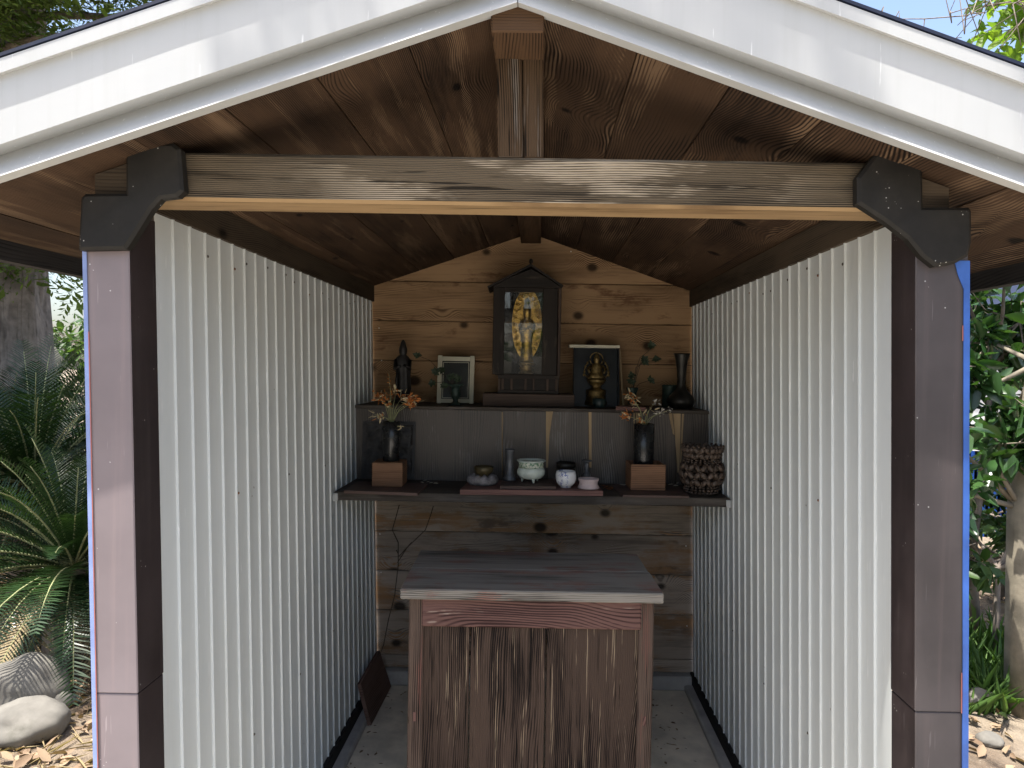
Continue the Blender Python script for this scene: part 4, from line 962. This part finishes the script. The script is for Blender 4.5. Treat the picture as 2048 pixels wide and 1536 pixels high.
cycad((-2.40, 3.95, -.1), 80, .82, 'smaller sago cycad close beside the bleached left post', 2, (.2, 2.1), .50, 12)
cycad((-4.2, 6.0, -.1), 80, 1.25, 'sago cycad at the foot of the cypress trunk', 3, (.3, 2.0), .80)
cycad((-2.8, 5.6, -.1), 80, 1.1, 'sago cycad half hidden behind the bleached left post', 4, (.2, 2.0), .85)

def trunk_mesh(mb, pts, rr, seg, ridges, amp):
    rs_ = []
    pts = [Vector(p) for p in pts]
    n = 34
    for j in range(n+1):
        f = j/n*(len(pts)-1); i = min(int(f), len(pts)-2); p = pts[i].lerp(pts[i+1], f-i); r = rr[i]+(rr[i+1]-rr[i])*(f-i)
        ring = []
        for k_ in range(seg):
            a_ = 2*math.pi*k_/seg
            v = noise.noise(Vector((math.cos(a_)*ridges, math.sin(a_)*ridges, p.z*.55)))
            v2 = noise.noise(Vector((math.cos(a_)*ridges*2.7, math.sin(a_)*ridges*2.7, p.z*1.3+9)))
            ring.append(p+Vector((math.cos(a_), math.sin(a_), 0))*r*(1+amp*(1-abs(v)*2.4)+amp*.6*(1-abs(v2)*2.)))
        rs_.append(ring)
    mb.rings(rs_)
# old cypress
cy = thing('cypress_tree', 'old cypress with thick furrowed trunk standing behind the cycads', 'tree', (-5.45, 7.2, -.1))
mb = MB(); trunk_mesh(mb, [(-5.62, 7.2, -.15), (-5.62, 7.2, .6), (-5.56, 7.2, 2.2), (-5.45, 7.25, 4.4), (-5.35, 7.3, 7.), (-5.3, 7.3, 11)], [1.0, .86, .68, .55, .45, .12], 110, 4.5, .10)
mb.build('trunk', 'bark', cy, 'z')
def sprays(n, centers, size, droop, rs_):
    """flat feathery sprays: an axis with paired thin scale twigs"""
    V, T = [], []
    for i in range(n):
        p, d = centers(rs_); d = unit(np.array(d)); tn = rs_.rand()
        up_ = unit(np.array([rs_.normal(0, .5), rs_.normal(0, .5), 1.])); sd = unit(np.cross(d, up_)); L = size*rs_.uniform(.6, 1.2); K = 9
        for j in range(K):
            f = (j+.5)/K; b = p+d*L*f-np.array([0, 0, droop*L*f*f])
            for sg in (-1, 1):
                dd = unit(d*.75+sg*sd*.8+rs_.normal(0, .22, 3)); l_ = L*.36*(1-f*.75)*rs_.uniform(.7, 1.2); wd = unit(np.cross(dd, up_))*l_*.16
                V.append([b-wd*.4, b+dd*l_*.5-wd, b+dd*l_, b+dd*l_*.5+wd]); T.append(tn*.6+rs_.rand()*.4)
    V = np.array(V).reshape(-1, 3); m_ = len(V)//4
    return V, np.arange(m_)[:, None]*4+np.array([[0, 1, 2, 3]]), np.array(T)
def crown(name, parent, n, centers, size, droop, m, seed, org):
    V, Fq, T = sprays(n, centers, size, droop, np.random.RandomState(seed))
    return place(name, npmesh(name, V-np.array(org), Fq, m, T), parent, org)
limbs = MB(); LP = []
rs_ = np.random.RandomState(8)
for i in range(34):
    z = rs_.uniform(2.2, 9.5); az = rs_.uniform(0, 6.28); L = rs_.uniform(1.6, 3.0)*(1.1-.05*z)
    if i < 12: az = rs_.uniform(-.9, .6); z = [2.5, 2.9, 3.3, 2.7, 5.0, 5.5, 6.0, 5.2, 4.4, 6.5, 3.1, 5.8][i]
    p = Vector((-5.3, 7.2, z)); pts = [p]
    d = Vector((math.cos(az), math.sin(az), .25))
    for j in range(5): p = p+d*(L/5); d = (d+Vector((0, 0, -.09))+Vector((rs_.normal(0, .1), rs_.normal(0, .1), 0))).normalized(); pts.append(p)
    limbs.tube(pts, [.07, .05, .04, .03, .02, .008], 6); LP.append(pts)
for i in range(26):   # long boughs reaching forward over the cycads
    z = rs_.uniform(4.2, 6.8); e = Vector((rs_.uniform(-5.0, -2.9), rs_.uniform(2.2, 5.2), z+rs_.uniform(-.6, .3))); p = Vector((-5.4, 7.2, z)); pts = [p.lerp(e, f_)+Vector((0, 0, .5*math.sin(f_*3.14)))+Vector(rs_.normal(0, .06, 3)) for f_ in (0, .2, .4, .6, .8, 1.)]
    limbs.tube(pts, [.09, .07, .05, .035, .02, .008], 6); LP.append(pts); LP.append(pts)
limbs.build('limbs', 'bark', cy, 'z')
def cyc(rs):
    pts = LP[rs.randint(len(LP))]; f = rs.uniform(.8, 4.99); i = int(f); p = np.array(pts[i].lerp(pts[i+1], f-i)); return p+rs.normal(0, .16, 3), [rs.normal(0, 1), rs.normal(0, 1), rs.uniform(-.9, .25)]
crown('crown', cy, 4400, cyc, .42, .5, 'cypress', 4, (-5.45, 7.2, -.1))

def broad_tree(name, cat, lab, base, pts, rr, clumps, nleaf, lsize, m, bark, seed, twig=3, group=None, bare=None, thin=1., mint=4):
    """clumps: (centre, radius); leaves sit along twigs that fill each clump"""
    rs_ = np.random.RandomState(seed); t = thing(name, lab, cat, base, group)
    mb = MB(); mb.tube([Vector(p) for p in pts], rr, 12, 0, .35); mb.build('trunk', bark, t, 'z')
    br = MB(); P, D, L = [], [], []
    tp = [Vector(p) for p in pts]
    for c, r in clumps:
        c = Vector(c); start = min(tp[1:], key=lambda q_: (q_-c).length+.6*max(0, q_.z-c.z))
        mid = start.lerp(c, .55)+Vector(rs_.normal(0, .12*r+.03, 3))
        br.tube([start, mid, c], [min(.016, rr[-1]*.9+.004)*thin, .009*thin, .004*thin], 6, 0, .3)
        nt = max(mint, int(nleaf/twig/3))
        for k_ in range(nt):
            e = c+Vector(unit(rs_.normal(0, 1, 3))*r*rs_.uniform(.35, 1.)); e.z = c.z+(e.z-c.z)*.8
            m2 = c.lerp(e, .5)+Vector(rs_.normal(0, .12*r, 3))
            br.tube([c.lerp(mid, .2), m2, e], [.006*thin, .004*thin, .002], 4)
            for j in range(twig*3):
                f = rs_.uniform(.25, 1.05); p = m2.lerp(e, (f-.5)*2) if f > .5 else c.lerp(m2, f*2)
                ax = (e-m2).normalized(); sd = Vector(unit(rs_.normal(0, 1, 3)))
                P.append(np.array(p)+rs_.normal(0, .02, 3)); D.append(np.array(ax)*.5+np.array(sd)*.9+np.array([0, 0, -.25])); L.append(lsize*rs_.uniform(.65, 1.25))
    for q_ in (bare or []): br.tube([Vector(p) for p in q_], [.009*(1-i/len(q_))*min(1, len(q_)/6)+.0025 for i in range(len(q_))], 6)
    br.build('branches', bark, t, 'z', kind='stuff')
    n = len(P); L = np.array(L)
    leaf_obj('crown', np.array(P), np.array(D), np.tile([0, 0, 1.], (n, 1))+rs_.normal(0, .45, (n, 3)), L, L*rs_.uniform(.36, .5, n), m, t, .16, .12, org=tuple(base))
    return t
# thicket closing the view behind the cypress
for i, (x, y, w_, hh_, lab) in enumerate(((-6.0, 11., 2.2, 1.9, 'dark thicket tree seen between the cypress trunk and the left post'), (-9.5, 11.5, 2.2, 2.2, 'dark thicket tree hidden beyond the cypress trunk'), (-3.0, 12., 1.8, 1.9, 'dark thicket tree far behind the left post'))):
    q_ = np.random.RandomState(60+i)
    broad_tree('thicket_tree', 'tree', lab, (x, y, -.1), [(x, y, -.12), (x, y, .8), (x, y, 1.6)], [.08, .06, .04], [((q_.uniform(x-w_, x+w_), q_.uniform(y-.7, y+.7), q_.uniform(.2, hh_)), q_.uniform(.5, .8)) for _ in range(20)], 110, .17, 'shade', 'bark', 70+i)
# right: glossy shrubs, a slim tree, bright-leaved tree behind the roof
def clump_list(n, lo, hi, r, seed):
    q_ = np.random.RandomState(seed); return [(q_.uniform(lo, hi), q_.uniform(*r)) for _ in range(n)]
tb_ = on(2042, 1425, -1.62)
broad_tree('slim_tree', 'tree', 'slim pale-barked tree rising beside the blue-edged right post', (tb_.x, tb_.y, -.1), [(tb_.x+.02, tb_.y, -.15), (tb_.x-.01, tb_.y, .35), (tb_.x-.02, tb_.y+.02, .9), (tb_.x+.06, tb_.y+.05, 1.6), (tb_.x+.14, tb_.y+.1, 2.4)], [.085, .066, .058, .04, .014], clump_list(15, (2.0, 2.9, .95), (3.2, 4.1, 2.25), (.2, .34), 3), 84, .125, 'glossy', 'bark2', 21)
broad_tree('shrub', 'shrub', 'dense glossy broad-leaved shrub between the right post and the blue fence', (2.9, 4.5, -.1), [(2.9, 4.5, -.12), (2.85, 4.5, .4), (2.9, 4.5, .9), (2.95, 4.5, 1.6)], [.03, .026, .02, .012], clump_list(24, (2.3, 4.0, .55), (3.9, 5.0, 2.4), (.28, .42), 6), 100, .125, 'glossy', 'bark', 22)
broad_tree('shrub', 'shrub', 'dark low shrub at the foot of the slim tree', (2.75, 4.1, -.1), [(2.75, 4.1, -.12), (2.75, 4.1, .2), (2.75, 4.1, .45)], [.02, .016, .01], clump_list(12, (2.4, 3.8, .3), (3.4, 4.9, .85), (.2, .3), 9), 60, .11, 'shade', 'bark', 23)
broad_tree('shrub', 'shrub', 'leafy background shrub growing along the blue fence', (4.4, 6.0, -.1), [(4.4, 6.0, -.12), (4.4, 6., .6), (4.4, 6., 1.4)], [.04, .03, .014], clump_list(16, (3.6, 5.6, .3), (5.4, 6.6, 2.5), (.3, .5), 10), 80, .14, 'shade', 'bark', 24)
broad_tree('shrub', 'shrub', 'dark undergrowth shrub behind the long grass tufts', (3.6, 5.3, -.1), [(3.6, 5.3, -.12), (3.6, 5.3, .2), (3.6, 5.3, .5)], [.02, .016, .01], clump_list(16, (2.7, 4.9, .05), (4.6, 5.8, .75), (.22, .34), 19), 70, .11, 'shade', 'bark', 27)
rs_ = np.random.RandomState(77); bare_ = []
for i in range(7):
    a_ = Vector((6.2, 8.3, 5.2+.25*i)); e = Vector((rs_.uniform(3.8, 5.4), rs_.uniform(7.6, 8.4), rs_.uniform(5.2, 6.3))); p_ = [a_.lerp(e, f_)+Vector(rs_.normal(0, .07, 3)) for f_ in np.linspace(0, 1, 8)]; bare_.append(p_)
    for k_ in range(9):
        b_ = p_[rs_.randint(3, 8)]; bare_.append([b_, b_+Vector(rs_.normal(0, .12, 3)), b_+Vector((rs_.normal(-.15, .25), rs_.normal(0, .15), rs_.normal(-.1, .28)))])
broad_tree('leafy_tree', 'tree', 'bright green broad-leaved tree rising behind the right roof slope', (6.6, 8.6, -.1), [(6.6, 8.6, -.12), (6.6, 8.6, 2), (6.4, 8.5, 3.8), (6.2, 8.3, 5.2), (6.2, 8.2, 6.4)], [.16, .14, .11, .07, .04], clump_list(26, (5.4, 7.2, 4.3), (8.0, 9.2, 7.2), (.5, .8), 12), 130, .19, 'bright', 'bark', 25, bare=bare_)

# blue fence and white house far right
fn = thing('blue_fence', 'blue corrugated metal fence seen through the shrubs', 'fence', (5.5, 7.4, -.1))
for i in range(5):
    mb = MB(); x0 = 3.3+i*.91; n = 30; pf = []
    for j in range(n+1): pf.append((x0+.905*j/n, 7.4+(.018 if (j//2) % 2 else 0)))
    vv = [[mb.bm.verts.new((x, y, z)) for z in (-.12, .78)] for x, y in pf]
    for j in range(n): mb.bm.faces.new((vv[j][0], vv[j+1][0], vv[j+1][1], vv[j][1]))
    bmesh.ops.solidify(mb.bm, geom=list(mb.bm.faces), thickness=.002)
    mb.build('fence_panel', 'bluefence', fn, 'z')
    MB().box(x0-.02, x0+.02, 7.43, 7.47, -.15, .8, .003).build('fence_post', 'bluefence', fn, 'z')
hs = thing('white_house', 'plain white-walled house beyond the blue fence', 'house', (10, 15, -.1))
MB().box(7.0, 13., 14, 19, -.15, 2.7, .02).build('wall', 'house', hs)
MB().prism([(6.6, 13.6, 2.7), (13.4, 13.6, 2.7), (13.4, 16.5, 3.9), (6.6, 16.5, 3.9)], [(6.6, 13.6, 2.8), (13.4, 13.6, 2.8), (13.4, 16.5, 4.0), (6.6, 16.5, 4.0)]).build('roof', 'roofing', hs)
MB().prism([(6.6, 16.5, 3.9), (13.4, 16.5, 3.9), (13.4, 19.4, 2.7), (6.6, 19.4, 2.7)], [(6.6, 16.5, 4.0), (13.4, 16.5, 4.0), (13.4, 19.4, 2.8), (6.6, 19.4, 2.8)]).build('roof', 'roofing', hs)

# rocks
def rock(px, py, wpx, hpx, lab, seed, flat=1.):
    p = on(px, py, -1.60); s = S(p.y); rx = wpx*s/2; rz = hpx*s/2
    bm = bmesh.new(); bmesh.ops.create_icosphere(bm, subdivisions=4, radius=1.)
    for v in bm.verts:
        n_ = v.co.normalized(); k_ = 1+.16*noise.noise(n_*1.3+Vector((seed*7, 0, 0)))+.05*noise.noise(n_*4+Vector((0, seed*3, 0)))+.012*noise.noise(n_*14)
        v.co = Vector((n_.x*k_*rx, n_.y*k_*rx*.85, max(-.45, n_.z*k_)*rz*1.35))
        v.co += Vector((p.x, p.y+rx*.6, -.10+rz*.55))
    for f in bm.faces: f.smooth = True
    tag(link('rock', bm, 'rock', org=(p.x, p.y+rx*.6, -.12)), lab, 'rock')
rock(22, 1410, 165, 100, 'rounded pale grey boulder under the cycad fronds', 1)
rock(22, 1475, 165, 72, 'flatter brownish boulder lying in front of the rounded one', 2)
rock(118, 1402, 48, 26, 'small grey stone in the leaf litter beside the two boulders', 3)
rock(1972, 1415, 70, 46, 'angular grey stone by the foot of the slim tree', 4)
rock(1990, 1480, 52, 22, 'small flat stone lying in the litter below the angular stone', 5)

# leaf litter, grass, dry fronds
def scatter(name, n, lo, hi, L, m, lab, cat, seed, up_=.25, wd=.4, dens=None):
    rs_ = np.random.RandomState(seed); P = np.stack([rs_.uniform(lo[0], hi[0], n), rs_.uniform(lo[1], hi[1], n), np.zeros(n)], 1)
    for i in range(n): P[i, 2] = gz(P[i, 0], P[i, 1])+.006+rs_.uniform(0, .012)
    D = np.stack([rs_.normal(0, 1, n), rs_.normal(0, 1, n), np.abs(rs_.normal(0, up_, n))], 1); l = rs_.uniform(.5, 1.3, n)*L
    o = leaf_obj(name, P, D, np.tile([0, 0, 1.], (n, 1))+rs_.normal(0, .35, (n, 3)), l, l*wd, m, None, .2, .1, org=(0, 0, 0), kind='stuff'); o['label'] = lab; o['category'] = cat
scatter('leaf_litter', 2600, (-4.2, 2.6), (-1.15, 6.), .075, 'litter', 'brown dead leaves covering the ground below the cycads', 'leaf litter', 1)
scatter('leaf_litter', 3000, (1.2, 2.4), (4.6, 7.), .075, 'litter', 'brown dead leaves covering the ground by the slim tree', 'leaf litter', 2)
scatter('dry_straw', 1800, (-4.0, 2.4), (-1.15, 5.5), .20, 'cycad_dry', 'straw-like dry frond leaflets strewn round the boulders', 'straw', 3, .12, .035)
rs_ = np.random.RandomState(4); n = 1500
cxs = rs_.uniform(0, 1, (n, 2)); P = np.stack([2.0+cxs[:, 0]*1.1+rs_.normal(0, .06, n), 3.45+cxs[:, 1]*.9, np.full(n, -.11)], 1)
D = np.stack([rs_.normal(0, .55, n), rs_.normal(0, .55, n), np.full(n, 1.)], 1); l = rs_.uniform(.10, .30, n)
o = leaf_obj('grass', P, D, rs_.normal(0, 1, (n, 3)), l, np.full(n, .011), 'grass', None, .1, .35, kind='stuff'); tag(o, 'tufts of long green grass beside the right post', 'grass')

rs_ = np.random.RandomState(14); n = 420
P = np.stack([rs_.uniform(-.68, .70, n), rs_.uniform(1.6, 3.45, n), rs_.uniform(.002, .005, n)], 1); edge = rs_.rand(n) < .55
P[edge, 0] = np.where(rs_.rand(edge.sum()) < .5, -.60, .66)+rs_.normal(0, .05, edge.sum())
l = rs_.uniform(.004, .026, n)
o = leaf_obj('floor_grit', P, np.stack([rs_.normal(0, 1, n), rs_.normal(0, 1, n), np.full(n, .05)], 1), np.tile([0, 0, 1.], (n, 1))+rs_.normal(0, .15, (n, 3)), l, l*.4, 'litter', None, .1, .05, kind='stuff'); tag(o, 'small blown leaf bits and grit lying on the concrete floor', 'litter')
# tree standing beside the visitor, its boughs over the roof throw the dappled shade
def toward(x, y, h, t_): return H((x, y, h))+SUN*t_
tr = (3.3, -1.4, -.1)
cl = []
for x, h, t_, r in [(-.46, .60, 3.4, .11), (-.40, .63, 3.6, .12), (-.31, .66, 3.8, .14), (-.22, .68, 3.5, .12), (-.13, .70, 4.0, .15), (-.05, .72, 3.7, .12), (.03, .73, 4.2, .11), (.14, .70, 4.8, .07), (.27, .67, 5.0, .08), (.40, .62, 5.2, .09), (.56, .56, 5.0, .06), (.98, .42, 5.0, .07), (.87, -.85, 4.6, .10), (.88, -1.1, 4.6, .13)]:
    cl.append((tuple(toward(x, 1.3 if h > .3 else 1.42, h, t_)), r))
for x, y, t_, r in [(2.0, 2.9, 5.2, .35), (2.5, 3.3, 5.6, .4), (2.2, 3.8, 5.0, .35), (3.0, 3.9, 5.6, .45), (2.7, 4.6, 5.3, .4), (1.7, 3.4, 5.0, .3)]:
    cl.append((tuple(Vector((x, y, 0))+SUN*t_), r))
broad_tree('shade_tree', 'tree', 'tall leafy tree beside the visitor whose boughs shade the roof', tr, [(3.3, -1.4, -.15), (3.2, -1.35, 2), (2.9, -1.1, 4), (2.2, -.9, 5.4), (1.3, -.7, 6.0), (.7, -.6, 6.3)], [.2, .17, .14, .09, .05, .02], cl, 27, .075, 'shade', 'bark', 31, thin=.4, mint=3)
for i, (x, y, r, hgt) in enumerate(((-5.5, -8, 1.0, 2.6), (0., -10.5, 1.2, 3.4), (5.2, -8.5, 1.1, 3.0))):
    broad_tree('hedge_tree', 'tree', ['bushy tree behind the visitor on the west side', 'tall bushy tree straight behind the visitor', 'bushy tree behind the visitor on the east side'][i], (x, y, -.1), [(x, y, -.12), (x, y, 1), (x, y, hgt*.7)], [.12, .1, .06], clump_list(12, (x-2.2, y-1.2, .8), (x+2.2, y+1.2, hgt+.6), (.7, 1.), 40+i), 90, .3, 'shade', 'bark', 50+i)
